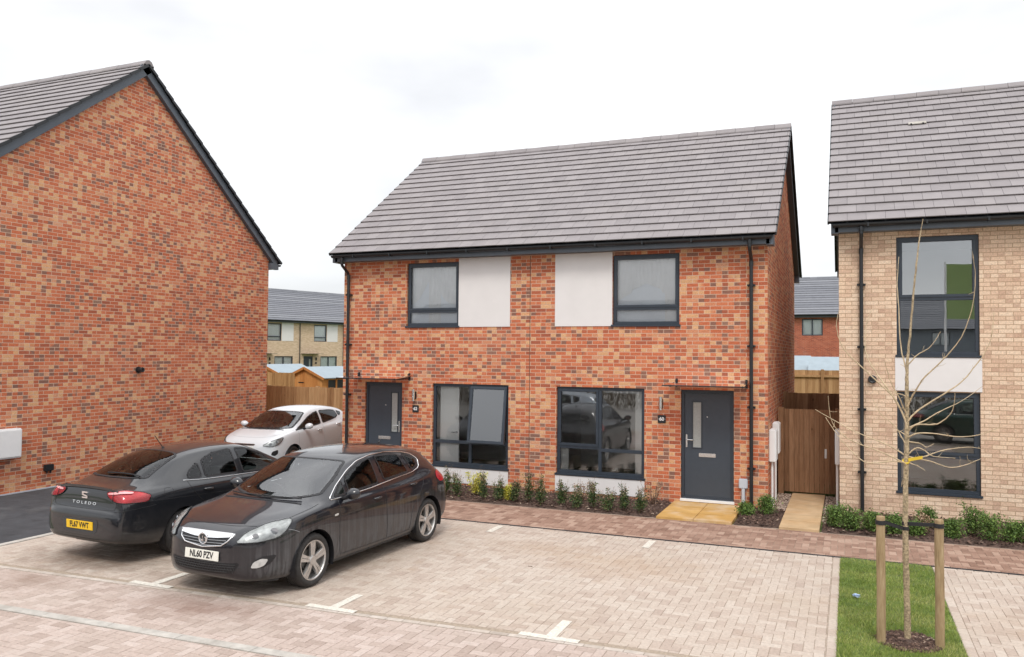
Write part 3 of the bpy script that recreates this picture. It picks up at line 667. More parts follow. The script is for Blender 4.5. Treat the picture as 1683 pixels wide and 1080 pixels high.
def wall_lamp(root, x, z0, z1):
    mb = MB(); mb.bev(x-.035, x+.035, -.03, -.001, z0+.04, z1-.05, .004)
    l = mb.build('wall_lamp', MT['blackpl'], root, world=False)
    mb = MB(); mb.tube([(x, -.085, z0+.05), (x, -.085, z1)], .033, 16); mb.tube([(x, -.085, z0), (x, -.085, z0+.03)], .033, 16); mb.tube([(x, -.085, z0+.03), (x, -.085, z0+.05)], .022, 12)
    mb.build('lamp_body', MT['chrome'], l, world=False)
def plaque(root, xc, zc, txt):
    mb = MB(); mb.bev(xc-.078, xc+.078, -.022, -.003, zc-.078, zc+.078, .006)
    p = mb.build('number_plaque', MT['blackpl'], root, world=False)
    mb = MB(); text_mesh(mb, txt, .095, Matrix.Translation((xc, -.0235, zc)) @ Matrix.Rotation(pi/2, 4, 'X'), .0015, 0, .003)
    for s in (-1, 1): mb.disc((xc+s*.065, -.022, zc), (0, -1, 0), .005, 8, 0, .003)
    mb.build('house_number', MT['whitepl'], p, world=False)
def interior(root, x0, x1, z0, z1, y0=.14, y1=3.4):
    mb = MB()
    mb.face([(x0, y1, z0), (x1, y1, z0), (x1, y1, z1), (x0, y1, z1)], 0)
    mb.face([(x0, y0, z0), (x0, y1, z0), (x0, y1, z1), (x0, y0, z1)], 0); mb.face([(x1, y1, z0), (x1, y0, z0), (x1, y0, z1), (x1, y1, z1)], 0)
    mb.face([(x0, y0, z1), (x1, y0, z1), (x1, y1, z1), (x0, y1, z1)], 0); mb.face([(x0, y0, z0), (x0, y1, z0), (x1, y1, z0), (x1, y0, z0)], 1)
    return mb.build('room', [MT['inwall'], MT['infloor']], root, world=False)

# ------------------------------------------------------------------ the pair of houses in the middle
X0, X1, D = -7.83, 1.625, 8.1
ef, rg, eb = (-.35, 5.13), (4.05, 8.27), (8.45, 5.13)
H = empty('semi_detached_houses', (0, 0, 0), 0, 'pair of red brick houses with anthracite windows, white panels and doors numbered 62 and 60', 'house', 'brick houses facing the parking bays')
ops = [(0, 1.007, .08, 2.2), (-7.22, -6.245, .08, 2.2), (-2.57, -.72, .395, 2.2), (-5.475, -3.65, .395, 2.2), (-6.155, -4.85, 3.443, 4.883), (-1.383, -.031, 3.443, 4.883)]
shell(H, X0, X1, D, ef, rg, eb, ops, MT['brick'])
roof(H, X0, X1, ef, rg, eb, MT['tile'], D=D)
panel(H, -4.85, -3.627, 3.443, 4.95); panel(H, -2.612, -1.385, 3.443, 4.95); panel(H, -2.585, -.712, .052, .372); panel(H, -5.49, -3.645, .052, .372)
b = MB(); b.box(-3.178, -3.166, -.003, .0, -.1, 4.94); b.build('movement_joint', MT['stem'], H, world=False)
window(H, -2.57, -.72, .395, 2.2, [-1.645], [(-2.55, -1.645, .965), (-1.645, -.74, .925)], [(-2.535, -1.675, .985, 2.155)], label='wide window with white door edge inside, left of door 60')
f62 = window(H, -5.475, -3.65, .395, 2.2, [-4.565], [(-5.45, -4.565, .93), (-4.565, -3.67, .93)], [], skip=((1, 1),), gm='glass_u', label='wide window with its right sash propped open')
# open top-hung sash on number 62
mb = MB(); hw, hh = .86, 1.22; frame_rect(mb, -hw/2, hw/2, -hh, 0, .062, -.03, .02)
MS = Matrix.Translation((-4.115, .03, 2.155)) @ Matrix.Rotation(R(-8.5), 4, 'X'); mb.xf(MS); mb.build('open_sash', MT['anth'], f62, world=False)
mb = MB(); mb.box(-hw/2+.05, hw/2-.05, -.006, 0, -hh+.05, -.05); mb.xf(MS); mb.build('pane', MT['glass_r'], f62, world=False)
window(H, -6.155, -4.85, 3.443, 4.883, [], [(-6.13, -4.87, 3.80)], [(-6.12, -4.885, 3.815, 4.84)], gm='glass_u')
window(H, -1.383, -.031, 3.443, 4.883, [], [(-1.36, -.05, 3.80)], [(-1.35, -.065, 3.815, 4.84)], gm='glass_u')
door(H, 0, 1.007, .08, 2.2, .215, .395, 1.07, 1.97, .105, .34, .66, .905, 1, (.50, 1.68))['label'] = 'dark grey front door numbered 60'
door(H, -7.22, -6.245, .08, 2.2, -6.56, -6.385, 1.07, 1.97, -6.345, -6.885, -6.565, .905, -1, (-6.70, 1.68))['label'] = 'dark grey front door numbered 62'
canopy(H, -.20, 1.28); canopy(H, -7.50, -6.02)
wall_lamp(H, -.38, 1.79, 2.05); wall_lamp(H, -5.91, 1.80, 2.06)
plaque(H, -.37, 1.61, '60'); plaque(H, -5.89, 1.625, '62')
downpipe(H, 1.335, 5.12); downpipe(H, -7.665, 5.12)
b = MB(); b.bev(1.105, 1.265, -.075, -.001, .37, .55, .012); b.tube([(1.185, -.045, .37), (1.185, -.045, .0)], .034, 12); b.build('meter_box', MT['greypl'], H, world=False)
for y0, zt, zb in ((.22, 1.47, .86), (.95, 1.55, .93)):
    b = MB(); b.bev(1.627, 1.745, y0, y0+.40, zb, zt, .012); b.bev(1.742, 1.757, y0+.02, y0+.38, zb+.02, zt-.02, .005)
    m_ = b.build('meter_box', MT['whitepl'], H, world=False); b = MB(); b.tube([(1.675, y0+.1, zb), (1.675, y0+.1, 0)], .024, 10); b.build('meter_pipe', MT['whitepl'], m_, world=False)
b = MB(); b.bev(-.16+1.70, -.16+1.74, 0, .01, 0, .01, .001)
# rooms behind the glass
for (a, c) in ((-7.7, -3.22), (-3.12, 1.5)):
    interior(H, a, c, .1, 2.5); interior(H, a, c, 2.7, 5.0)
b = MB(); b.box(-5.36, -4.90, .17, .20, .12, 2.3); b.build('interior_door', MT['indoor'], H, world=False)
b = MB(); b.tube([(-4.95, .165, 1.13), (-4.95, .135, 1.13), (-5.06, .135, 1.13)], .009, 8); b.disc((-4.95, .17, 1.13), (0, -1, 0), .025, 14, 0, .008); b.build('interior_handle', MT['chrome'], H, world=False)
b = MB(); b.box(-.97, -.94, .30, .95, .12, 2.28); b.box(-.94, -.745, .15, .18, .12, 2.3); b.build('interior_door', MT['indoor'], H, world=False)
b = MB(); b.box(-1.60, -.76, .14, .16, 2.09, 2.2); b.build('blind', MT['blind'], H, world=False)
b = MB(); b.box(-2.52, -2.35, .15, .18, .12, .95); b.build('window_board', MT['indoor'], H, world=False)
def drape(root, x0, x1, z0, z1, y=.24, amp=.018, per=.11, curve=None):
    mb = MB(); n = int((x1-x0)/.015)
    vs = []
    for i in range(n+1):
        x = x0+(x1-x0)*i/n; t = (x-x0)/(x1-x0); zb = z0 if curve is None else z0+curve(t)
        yy = y+amp*math.sin(2*pi*x/per)+.4*amp*math.sin(2*pi*x/per*2.3+1); vs += [(x, yy, zb), (x, yy, z1)]
    mb.mesh(vs, [(2*i, 2*i+2, 2*i+3, 2*i+1) for i in range(n)]); mb.build('curtain', MT['curtain'], root, world=False, smooth=True)
for xa_, xb_ in ((-6.12, -4.88), (-1.35, -.06)): b = MB(); b.box(xa_, xb_, .135, .138, 3.46, 4.87); b.build('blind', MT['blind'], H, world=False)
drape(H, -6.1, -4.9, 3.95, 4.85, .125, .004, curve=lambda t: .55*math.exp(-((t-.42)/.22)**2))
drape(H, -5.66, -5.36, 3.48, 4.8, .126, .004); drape(H, -1.32, -.1, 3.95, 4.86, .122, .004, curve=lambda t: .35-.7*abs(t-.5)*(1 if abs(t-.5) > .25 else .7))
drape(H, -.34, -.12, 3.48, 4.8, .128, .004)

# ------------------------------------------------------------------ right-hand buff brick house
RHx, RHy = 2.862, .45
HR = empty('buff_brick_house', (RHx, RHy, 0), 0, 'buff brick house with tall anthracite windows and a white panel, cut by the right edge', 'house', 'brick houses facing the parking bays')
W = 9.5; efR, rgR, ebR = (-.36, 5.34), (4.2, 8.86), (8.76, 5.34)
wx0, wx1 = .975, 2.300
ops = [(wx0, wx1, 2.88, 5.06), (wx0, wx1, .42, 2.245), (4.6, 5.6, .08, 2.2), (4.4, 5.7, 3.5, 4.95)]
shell(HR, 0, W, 8.4, efR, rgR, ebR, ops, MT['buff']); roof(HR, 0, W, efR, rgR, ebR, MT['tile'], D=8.4, tw=.32)
window(HR, wx0, wx1, 2.88, 5.06, [], [(wx0+.02, wx1-.02, 3.93)], [(wx0+.045, wx1-.045, 3.95, 5.02)], gm='glass_r')
window(HR, wx0, wx1, .42, 2.245, [], [(wx0+.02, wx1-.02, 1.10)], [(wx0+.045, wx1-.045, 1.12, 2.205)])
window(HR, 4.4, 5.7, 3.5, 4.95)
panel(HR, wx0-.03, wx1+.03, 2.262, 2.862)
door(HR, 4.6, 5.6, .08, 2.2, 4.8, 5.0, 1.07, 1.97, 4.7, 4.95, 5.25, .905, 1, (5.1, 1.68))
downpipe(HR, .385, 5.33); interior(HR, .15, 6, .1, 2.5, y1=4.5); interior(HR, .15, 6, 2.7, 5.2)
b = MB(); b.disc((.565, -.002, 2.455), (0, -1, 0), .075, 24, 0, .05); b.tube([(.565+.055*math.cos(a), -.055, 2.455+.055*math.sin(a)) for a in np.linspace(0, 2*pi, 17)[:-1]], .02, 8, closed=True); o = b.build('vent_terminal', MT['blackpl'], HR, world=False)
b = MB(); b.bev(-.085, -.002, .40, .80, .80, 1.46, .012); m_ = b.build('meter_box', MT['whitepl'], HR, world=False); b = MB(); b.tube([(-.045, .5, .8), (-.045, .5, 0)], .024, 10); b.build('meter_pipe', MT['whitepl'], m_, world=False)
# tile vent
sl = math.atan2(rgR[1]-efR[1], rgR[0]-efR[0])
b = MB(); yv = 2.90; zv = efR[1]+(yv-efR[0])*math.tan(sl)+.035
b.bev(1.37, 1.72, -.06, .06, 0, .018, .006); b.box(1.41, 1.44, -.064, -.02, .0, .02, 1); b.box(1.64, 1.67, -.064, -.02, .0, .02, 1); b.xf(Matrix.Translation((0, yv, zv)) @ Matrix.Rotation(sl, 4, 'X')); b.build('tile_vent', [MT['concrete'], MT['blk']], HR, world=False)

# ------------------------------------------------------------------ left-hand house showing its blank gable
GX = -12.30
HL = empty('gable_end_house', (GX, -6.3, 0), 0, 'large blank red brick gable end wall of the house at the left edge', 'house', 'brick houses facing the parking bays')
efL, rgL, ebL = (-.35, 5.80), (4.5, 9.62), (9.42, 5.43)
shell(HL, -10, 0, 9.05, efL, rgL, ebL, [(-3, -1.6, 3.6, 5.0), (-3, -1.2, .4, 2.2), (-6, -5, .08, 2.2)], MT['brick'])
roof(HL, -10, 0, efL, rgL, ebL, MT['tile'], D=9.05, wx=(.17, .15))
window(HL, -3, -1.6, 3.6, 5.0); window(HL, -3, -1.2, .4, 2.2); interior(HL, -4, -.3, .1, 5.2)
door(HL, -6, -5, .08, 2.2, -5.8, -5.6, 1.07, 1.97, -5.9, -5.65, -5.35, .905, 1, (-5.5, 1.68))
def wy(y): return y+6.3
b = MB(); b.bev(.002, .17, wy(-5.30), wy(-4.72), .73, 1.31, .02); b.bev(.168, .182, wy(-5.27), wy(-4.75), .76, 1.28, .006); m_ = b.build('meter_box', MT['whitepl'], HL, world=False)
b = MB(); b.tube([(.05, wy(-5.20), .73), (.05, wy(-5.20), 0)], .028, 10); b.build('meter_pipe', MT['whitepl'], m_, world=False)
b = MB(); b.bev(.002, .07, wy(-4.13), wy(-3.93), .37, .50, .008); b.tube([(.04, wy(-4.07), .37), (.04, wy(-4.07), .32)], .016, 8); b.tube([(.04, wy(-3.99), .37), (.04, wy(-3.99), .32)], .016, 8); b.build('junction_box', MT['blackpl'], HL, world=False)
yv = wy(-1.78); b = MB(); b.disc((.002, yv, 2.42), (1, 0, 0), .075, 24, 0, .03); b.tube([(.03, yv, 2.42), (.13, yv+.01, 2.42)], .055, 16); b.tube([(.13+.0*math.cos(a), yv+.01+.045*math.cos(a), 2.42+.045*math.sin(a)) for a in np.linspace(0, 2*pi, 17)[:-1]], .016, 8, closed=True); b.build('vent_terminal', MT['blackpl'], HL, world=False)
b = MB(); b.box(.002, .02, wy(-6.3), wy(2.75), -.1, .03); b.build('wall_footing', MT['greypl'], HL, world=False)

# ------------------------------------------------------------------ houses far behind
def far_terrace(loc, rz, units, W_, mats, label, x_off, kind):
    Hh = empty('terraced_houses', loc, rz, label, 'house')
    e, r_, k = (-.35, 5.15), (4.1, 8.0), (8.55, 5.15)
    ops = []
    if kind == 'buff':
        for u in range(*units):
            o = x_off+u*W_; ops += [(o+.45, o+1.40, .1, 2.2), (o+2.2, o+4.0, .4, 2.2), (o+1.50, o+2.84, 3.45, 4.88)]
    else:
        for u in range(*units):
            o = x_off+u*W_; ops += [(o+.0, o+1.32, 3.75, 4.88), (o-.05, o+2.6, .1, 2.2)]
    xa, xb = x_off+units[0]*W_, x_off+units[1]*W_
    shell(Hh, xa, xb, 8.2, e, r_, k, ops, mats[0]); roof(Hh, xa, xb, e, r_, k, mats[1], D=8.2, joints=False)
    for o in ops:
        mb = MB(); frame_rect(mb, o[0]+.005, o[1]-.005, o[2], o[3]-.005, .07, .04, .10, .003)
        wd = o[1]-o[0]
        if kind == 'buff' and wd < 1.0: mb.box(o[0]+.07, o[1]-.07, .06, .08, o[2], o[3]-.07); f = mb.build('door', MT['anth'], Hh, world=False); p = MB(); p.box(o[0]+.60, o[0]+.75, .05, .057, 1.1, 1.95); p.build('door_glass', MT['frost'], f, world=False); continue
        if wd > 1.5 or kind != 'buff': mb.box((o[0]+o[1])/2-.04, (o[0]+o[1])/2+.04, .04, .10, o[2]+.07, o[3]-.07)
        if o[2] > 3 and kind == 'buff': mb.box(o[0]+.07, o[1]-.07, .04, .10, 3.76, 3.84)
        f = mb.build('window', MT['anth'], Hh, world=False)
        p = MB(); p.box(o[0]+.06, o[1]-.06, .07, .078, o[2]+.06, o[3]-.06); p.build('pane', MT['glass_f'], f, world=False)
        p = MB(); p.box(o[0]+.03, o[1]-.03, .16, .18, o[2]+.02, o[3]-.02); p.build('blind', MT['curtain'], f, world=False)
    if kind == 'buff':
        for u in range(*units):
            o = x_off+u*W_; panel(Hh, o+2.86, o+4.02, 3.45, 4.96)
            mb = MB(); mb.tube([(o, -.08, 4.95), (o, -.08, 0)], .036, 8); mb.build('downpipe', MT['blackpl'], Hh, world=False)
            mb = MB(); mb.box(o+.2, o+1.95, -.75, -.01, 2.40, 2.425); mb.build('door_canopy', MT['blackpl'], Hh, world=False)
            mb = MB(); mb.box(o+1.66, o+1.80, -.06, -.002, 1.55, 1.70); mb.box(o+1.69, o+1.77, -.10, -.002, 1.85, 2.10); mb.build('wall_lamp', MT['blackpl'], Hh, world=False)
        mb = MB(); mb.box(.5+x_off+W_-.0, .9+x_off+W_, 0, .4, 0, .03); mb.xf(Matrix.Translation((1.55, .62, 5.78)) @ Matrix.Rotation(R(30), 4, 'X')); mb.build('tile_vent', MT['greypl'], Hh, world=False)
    return Hh
A = R(74)
far_terrace((-39.31-.49*math.sin(R(16)), 40.18-.49*math.cos(R(16)), .30), A, (-3, 3), 4.62, (MT['buff2'], MT['tile_b']), 'far buff brick terrace with grey roof seen above the garden sheds', 0, 'buff')
far_terrace((0, 42.0, .50), 0, (-2, 3), 4.9, (MT['brick2'], MT['tile_b']), 'far red brick house seen through the gap between the two nearest houses', .12, 'red')

# ------------------------------------------------------------------ fences, gate, sheds
def board_fence(name, loc, rz, length, h, mat, label, back=False, post_first=True, drop=None, cat='fence', group=None, featherw=.125):
    F = empty(name, loc, rz, label, cat, group)
    mb = MB(); x = 0
    while x < length-.02:
        w_ = min(featherw, length-x); t = random.random(); hh = h+random.uniform(-.006, .006); tp = random.uniform(-.004, .004)
        mb.mesh([(x, 0, .02), (x+w_+.012, -.014, .02), (x+w_+.012, -.002, .02), (x, .012, .02), (x, 0, hh), (x+w_+.012, -.014, hh+tp), (x+w_+.012, -.002, hh+tp), (x, .012, hh)],
                [(3, 2, 1, 0), (4, 5, 6, 7), (0, 1, 5, 4), (1, 2, 6, 5), (2, 3, 7, 6), (3, 0, 4, 7)], 0, t); x += featherw-.012
    mb.build('boards', mat, F, world=False)
    ys = -1 if back else 1
    for z in (.3, h*.5, h-.25):
        mb = MB(); mb.box(.0, length, ys*.018, ys*.07, z, z+.08, 0, random.random()); mb.build('rail', mat, F, world=False)
    x = 0
    while x <= length+.01:
        mb = MB(); ya = ys*.02; yb = ys*.12; mb.box(x-.05, x+.05, ya, yb, 0, h+.03, 0, random.random()); mb.build('fence_post', mat, F, world=False); x += 1.83
    return F
board_fence('timber_fence', (-17.4, 4.55, 0), 0, 9.55, 1.80, MT['fence'], 'brown closeboard timber fence behind the silver hatchback', group='garden fences')
board_fence('timber_fence', (-24.5, 10.6, .05), 0, 7.1, 1.98, MT['fence_l'], 'paler fresh timber fence left of the orange shed', group='garden fences')
board_fence('timber_fence', (1.70, 3.55, .0), 0, 1.12, 2.04, MT['gate'], 'short dark fence panel just behind the passage gate', group='garden fences')
board_fence('timber_fence', (-1.5, 15.2, .15), 0, 6.4, 2.22, MT['fence'], 'far timber fence with its rail and post facing the camera', back=True, group='garden fences')
mb = MB()
gt = empty('timber_gate', (1.66, 1.98, 0), 0, 'dark brown timber gate closing the passage between the houses', 'gate')
mb = MB(); x = .12
while x < 1.10:
    mb.box(x, x+.092, -.018+random.uniform(-.002, .002), 0, .06, 1.77, 0, random.random()); x += .098
mb.build('gate_boards', MT['gate'], gt, world=False)
for s, (a, c) in enumerate(((.0, .11), (1.105, 1.19))):
    mb = MB(); mb.box(a, c, -.03, .06, 0, 1.80, 0, .4); mb.build('gate_post', MT['gate'], gt, world=False)
for z in (.3, .95, 1.55): mb = MB(); mb.box(.12, 1.10, .001, .04, z, z+.09); mb.build('gate_rail', MT['gate'], gt, world=False)
mb = MB(); mb.bev(.905, .945, -.030, -.020, .78, .97, .004); mb.bev(.917, .933, -.040, -.029, .82, .93, .003); mb.build('gate_pull', MT['whitepl'], gt, world=False)

def shed(loc, rz, wd, dp, he, hr, label, roofmat, wall_mat):
    S = empty('garden_shed', loc, rz, label, 'shed', 'garden sheds')
    mb = MB(); h = wd/2
    n = 14
    for i in range(n):
        a = -h+i*wd/n; c = a+wd/n-.006; t = random.random()
        z1 = he+(hr-he)*(1-abs(a)/h); z2 = he+(hr-he)*(1-abs(c)/h)
        mb.face([(a, 0, 0), (c, 0, 0), (c, 0, z2), (a, 0, z1)], 0, t)
    nz = 14
    for sx in (-1, 1):
        for i in range(nz):
            a = he*i/nz; c = he*(i+1)/nz; p = [(sx*h, 0, a), (sx*(h), dp, a), (sx*h, dp, c), (sx*(h+.006), 0, c)]
            mb.face(p if sx > 0 else p[::-1], 0, random.random())
    mb.face([(h, dp, 0), (-h, dp, 0), (-h, dp, he), (0, dp, hr), (h, dp, he)], 0, .5)
    mb.face([(-h, .02, 0), (h, .02, 0), (h, .02, he), (0, .02, hr), (-h, .02, he)], 0, .5)
    mb.build('shed_wall', wall_mat, S, world=False)
    mb = MB(); k = (hr-he)/h
    for sx in (-1, 1):
        xo = sx*(h+.12); zo = he-.12*k
        mb.mesh([(0, -.08, hr+.03), (xo, -.08, zo+.03), (xo, dp+.08, zo+.03), (0, dp+.08, hr+.03), (0, -.08, hr), (xo, -.08, zo), (xo, dp+.08, zo), (0, dp+.08, hr)],
                [(0, 1, 2, 3) if sx > 0 else (3, 2, 1, 0), (4, 7, 6, 5), (0, 4, 5, 1), (1, 5, 6, 2), (3, 2, 6, 7)])
    mb.build('shed_roof', roofmat, S, world=False, recalc=True)
    mb = MB()
    for sx in (-1, 1): mb.beam((0, -.09, hr-.02), (sx*(h+.13), -.09, he-.13*k-.02), .02, .10, up=(0, 0, 1))
    mb.build('shed_fascia', wall_mat, S, world=False)
    for y0 in (.35, 1.0):
        mb = MB(); mb.box(h+.002, h+.012, y0, y0+.55, he-.62, he-.12); w_ = mb.build('shed_window', MT['blk'], S, world=False)
        mb = MB(); mb.box(h+.013, h+.03, y0-.04, y0, he-.66, he-.08); mb.box(h+.013, h+.03, y0+.55, y0+.59, he-.66, he-.08); mb.box(h+.013, h+.03, y0, y0+.55, he-.12, he-.08); mb.box(h+.013, h+.03, y0, y0+.55, he-.66, he-.62); mb.build('window_frame', wall_mat, w_, world=False)
    mb = MB(); mb.box(-h*.35, -h*.05, -.012, -.002, he-.25, he-.21); mb.build('shed_hinge', MT['blackpl'], S, world=False)
    return S
shed((-17.95, 12.0, .10), 0, 1.78, 2.6, 1.72, 2.12, 'orange timber shed with a pale roof, rising over the brown fence', MT['felt'], MT['shed'])
shed((-21.25, 13.4, .12), 0, 1.9, 2.6, 1.75, 2.15, 'second shed at the far left of the gap, mostly hidden by the gable', MT['felt'], MT['shed'])
shed((4.6, 19.8, .2), R(90), 2.2, 3.0, 2.08, 2.62, 'pale roofed shed beyond the passage fence, right one of two', MT['felt'], MT['fence_l'])
shed((1.45, 21.2, .2), R(96), 2.2, 3.0, 2.10, 2.66, 'pale roofed shed beyond the passage fence, left one of two', MT['felt'], MT['fence_l'])

# ------------------------------------------------------------------ plants
def leaf_quad(mb, c, s, t, nrm=None, lean=None):
    a = Vector((random.gauss(0, 1), random.gauss(0, 1), random.gauss(0, .7)+.4)) if lean is None else lean+Vector((random.gauss(0, .4), random.gauss(0, .4), random.gauss(0, .3)))
    a.normalize(); b_ = a.cross(Vector((random.gauss(0, 1), random.gauss(0, 1), random.gauss(0, 1)))).normalized(); c = Vector(c); n_ = a.cross(b_)
    mb.mesh([c-a*s, c+b_*s*.42+n_*s*.12, c+a*s, c-b_*s*.42+n_*s*.12], [(0, 1, 2), (0, 2, 3)], 0, t)
def shrub(x, y, h, r, style, label, z=.03, group='shrubs in the planting bed'):
    if style == 'bush': h *= .86; r *= .86
    h *= 1.22*random.uniform(.92, 1.1); r *= 1.4*random.uniform(.85, 1.2)
    S = empty('shrub', (x, y, z), 0, label, 'shrub', group)
    st = MB(); lf = MB(); lf2 = MB()
    nst = {'col': 7, 'gold': 8, 'bush': 11, 'dry': 12, 'red': 16}[style]
    for i in range(nst):
        an = random.uniform(0, 2*pi); rr = r*random.uniform(.1, 1)*(.85 if style != 'red' else 1.2); hh = h*random.uniform(.6, 1.0)*(1 if style != 'bush' else random.uniform(.75, 1.05))
        tip = Vector((math.cos(an)*rr, math.sin(an)*rr, hh)); mid = Vector((math.cos(an)*rr*.65, math.sin(an)*rr*.65, hh*.5))
        P = [Vector((0, 0, -.02)), mid*.5+Vector((0, 0, 0)), mid, (mid+tip)/2+Vector((random.gauss(0, .008), random.gauss(0, .008), 0)), tip]
        st.tube(P, [.005, .004, .0035, .003, .0015], 4)
        nl = {'col': 125, 'gold': 130, 'bush': 140, 'dry': 40, 'red': 18}[style]
        for k in range(nl):
            s_ = random.uniform(.12, 1)**.8; top = s_ > .72
            j = s_*4; i0 = min(3, int(j)); p = P[i0].lerp(P[i0+1], j-i0)
            sp = (.040 if style != 'bush' else .062)*(1.25-s_*.6)
            p = p+Vector((random.gauss(0, sp), random.gauss(0, sp), random.gauss(0, sp*.6)))
            sz = random.uniform(.014, .026)
            if style in ('col',) and top and random.random() < .55: leaf_quad(lf2, p, sz*.7, random.random())
            else: leaf_quad(lf, p, sz, random.random()**(1.3 if style == 'col' else .9))
        if style == 'col' and random.random() < .6:
            q = tip+Vector((random.gauss(0, .02), random.gauss(0, .02), random.uniform(.05, .14))); st.tube([tip, q], [.002, .0012], 3)
            for k in range(5): leaf_quad(lf2, tip.lerp(q, random.random())+Vector((random.gauss(0, .008),)*3), .009, random.random())
    st.build('stems', MT['stem'], S, world=False)
    if lf2.f: lf.mesh(lf2.v, lf2.f, 1); lf.t[-len(lf2.f):] = lf2.t
    lf.build('foliage', [{'col': MT['leaf'], 'gold': MT['leafy'], 'bush': MT['leafb'], 'dry': MT['leafd'], 'red': MT['leafd']}[style], MT['leafd']], S, world=False)
    return S
gname = 'shrubs in the left planting bed'
left = [(-5.3, -1.3, .42, .10, 'col', 'dark upright shrub behind the black hatchback, nearest door 62'), (-4.9, -1.42, .38, .10, 'col', 'dark upright shrub behind the black hatchback, second from door 62'),
 (-4.45, -1.30, .46, .09, 'col', 'narrow dark shrub just right of the hatchback tail'), (-4.12, -1.42, .44, .10, 'col', 'dark upright shrub left of the yellow shrub'),
 (-3.88, -1.10, .40, .17, 'gold', 'bright yellow shrub under the left white panel'), (-3.53, -1.50, .46, .08, 'col', 'narrow green shrub right of the yellow shrub'),
 (-3.23, -1.46, .42, .10, 'col', 'dark shrub at the right end of the left white panel'), (-3.10, -1.28, .26, .09, 'gold', 'small lime yellow shrub between two dark shrubs'),
 (-2.92, -1.42, .40, .11, 'col', 'shrub right of the small lime one'), (-2.64, -1.36, .44, .13, 'col', 'wide brown-tipped shrub in front of the bare brick between windows'),
 (-2.33, -1.52, .44, .10, 'col', 'dark pointed shrub just left of the right white panel'), (-1.97, -1.40, .38, .11, 'col', 'dark shrub at the left end of the right white panel'),
 (-1.62, -1.58, .36, .11, 'col', 'low pale-tipped shrub, second in front of the right white panel'), (-1.33, -1.40, .50, .10, 'col', 'tallest shrub with red-brown tips before the right white panel'),
 (-1.02, -1.56, .34, .12, 'col', 'low spreading shrub, fourth in front of the right white panel'), (-.74, -1.40, .42, .10, 'col', 'slender shrub at the right end of the right white panel'), (-.45, -1.46, .40, .11, 'col', 'last upright shrub before the yellow door path')]
for (x, y, h, r, s, l) in left: shrub(x, y, h, r, s, l, group=gname)
shrub(-.42, -.55, .36, .22, 'red', 'wispy reddish grass-like plant against the bricks by door 60', group=gname)
shrub(-1.75, -.75, .3, .2, 'red', 'wispy reddish plant below the right white panel', group=gname)
shrub(1.33, -.82, .22, .13, 'bush', 'low bright green shrub beside the pale meter box', group='shrubs either side of the side path')
shrub(1.66, -.62, .36, .12, 'bush', 'bright green shrub at the corner of the brick house', group='shrubs either side of the side path')
gr = 'shrubs in the right planting bed'
right = [(2.80, -1.30, .42, .16, 'bush', 'leafy green shrub touching the side path'), (3.08, -1.38, .40, .16, 'bush', 'green shrub in front of the house corner'), (3.36, -1.42, .40, .15, 'bush', 'green shrub in front of the black downpipe'),
 (3.70, -1.40, .30, .13, 'bush', 'green shrub between the left stake and the sapling'), (3.98, -1.35, .22, .10, 'bush', 'small green shrub left of the dry one'), (4.12, -1.25, .28, .13, 'dry', 'dry brown shrub without green leaves'), (4.20, -.72, .40, .14, 'bush', 'shrub close to the wall behind the dry one'),
 (4.52, -1.35, .32, .13, 'bush', 'round green shrub just right of the right stake'), (4.86, -1.00, .50, .15, 'bush', 'tallest green shrub under the tall window'), (5.06, -1.35, .46, .17, 'bush', 'broad green shrub in the middle of the right bed'), (5.36, -1.25, .34, .14, 'bush', 'green shrub third from the right edge'), (5.60, -1.32, .38, .16, 'bush', 'green shrub second from the right edge'),
 (5.98, -1.22, .44, .17, 'bush', 'green shrub cut by the right edge of the photo')]
for (x, y, h, r, s, l) in right: shrub(x, y, h, r, s, l, group=gr)

# lawn strip
def in_lawn(x, y): return 2.905 < x < 4.045+.02*(-3.35-y)/4 and -8.3 < y < -3.34
b = MB(); nx_, ny_ = 12, 50; vs = [(2.91+1.155*i/nx_, -8.3+4.96*j/ny_, .004+random.uniform(0, .014)) for j in range(ny_+1) for i in range(nx_+1)]
b.mesh(vs, [(j*(nx_+1)+i, j*(nx_+1)+i+1, (j+1)*(nx_+1)+i+1, (j+1)*(nx_+1)+i) for j in range(ny_) for i in range(nx_)]); tag(b.build('lawn_strip', MT['turf']), kind='structure')
TX, TY = 3.57, -6.67
def blades(n):
    b = MB(); k = 0
    while k < n:
        x = random.uniform(2.83, 4.18); y = -3.34-4.6*random.random()**.85
        if not in_lawn(x, y) or ((x-TX)/.27)**2+((y-TY+.07)/.27)**2 < 1: k += .3; continue
        k += 1; h = random.uniform(.018, .048); an = random.uniform(0, pi); ln = random.uniform(-.03, .03); lm = random.uniform(-.03, .03); wd = random.uniform(.0016, .003)
        patch = .5+.5*math.sin(x*5.1+math.sin(y*2.3)*2)*math.sin(y*3.7+x*2); seam = .18 if int((y+8.3)/.42) % 2 else 0
        t = min(1, max(0, random.gauss(.33+.25*patch+seam, .2)))
        dx, dy = math.cos(an)*wd, math.sin(an)*wd
        b.face([(x-dx, y-dy, .004), (x+dx, y+dy, .004), (x+ln, y+lm, .006+h)], 0, t)
    return b
tag(blades(60000).build('grass', MT['grass']), kind='stuff')
chips('bark_mulch', (TX-.32, TX+.32, TY-.40, TY+.25, lambda x, y: ((x-TX)/.30)**2+((y-TY+.07)/.31)**2 < 1), 1300, MT['chip'], .01, .012, .03)
b = MB(); n = 24; b.mesh([(TX, TY-.07, .035)]+[(TX+.3*math.cos(2*pi*i/n), TY-.07+.3*math.sin(2*pi*i/n), .004) for i in range(n)], [(0, i+1, (i+1) % n+1) for i in range(n)]); tag(b.build('mulch_ring', MT['soil'], smooth=True), kind='structure')
b = MB()
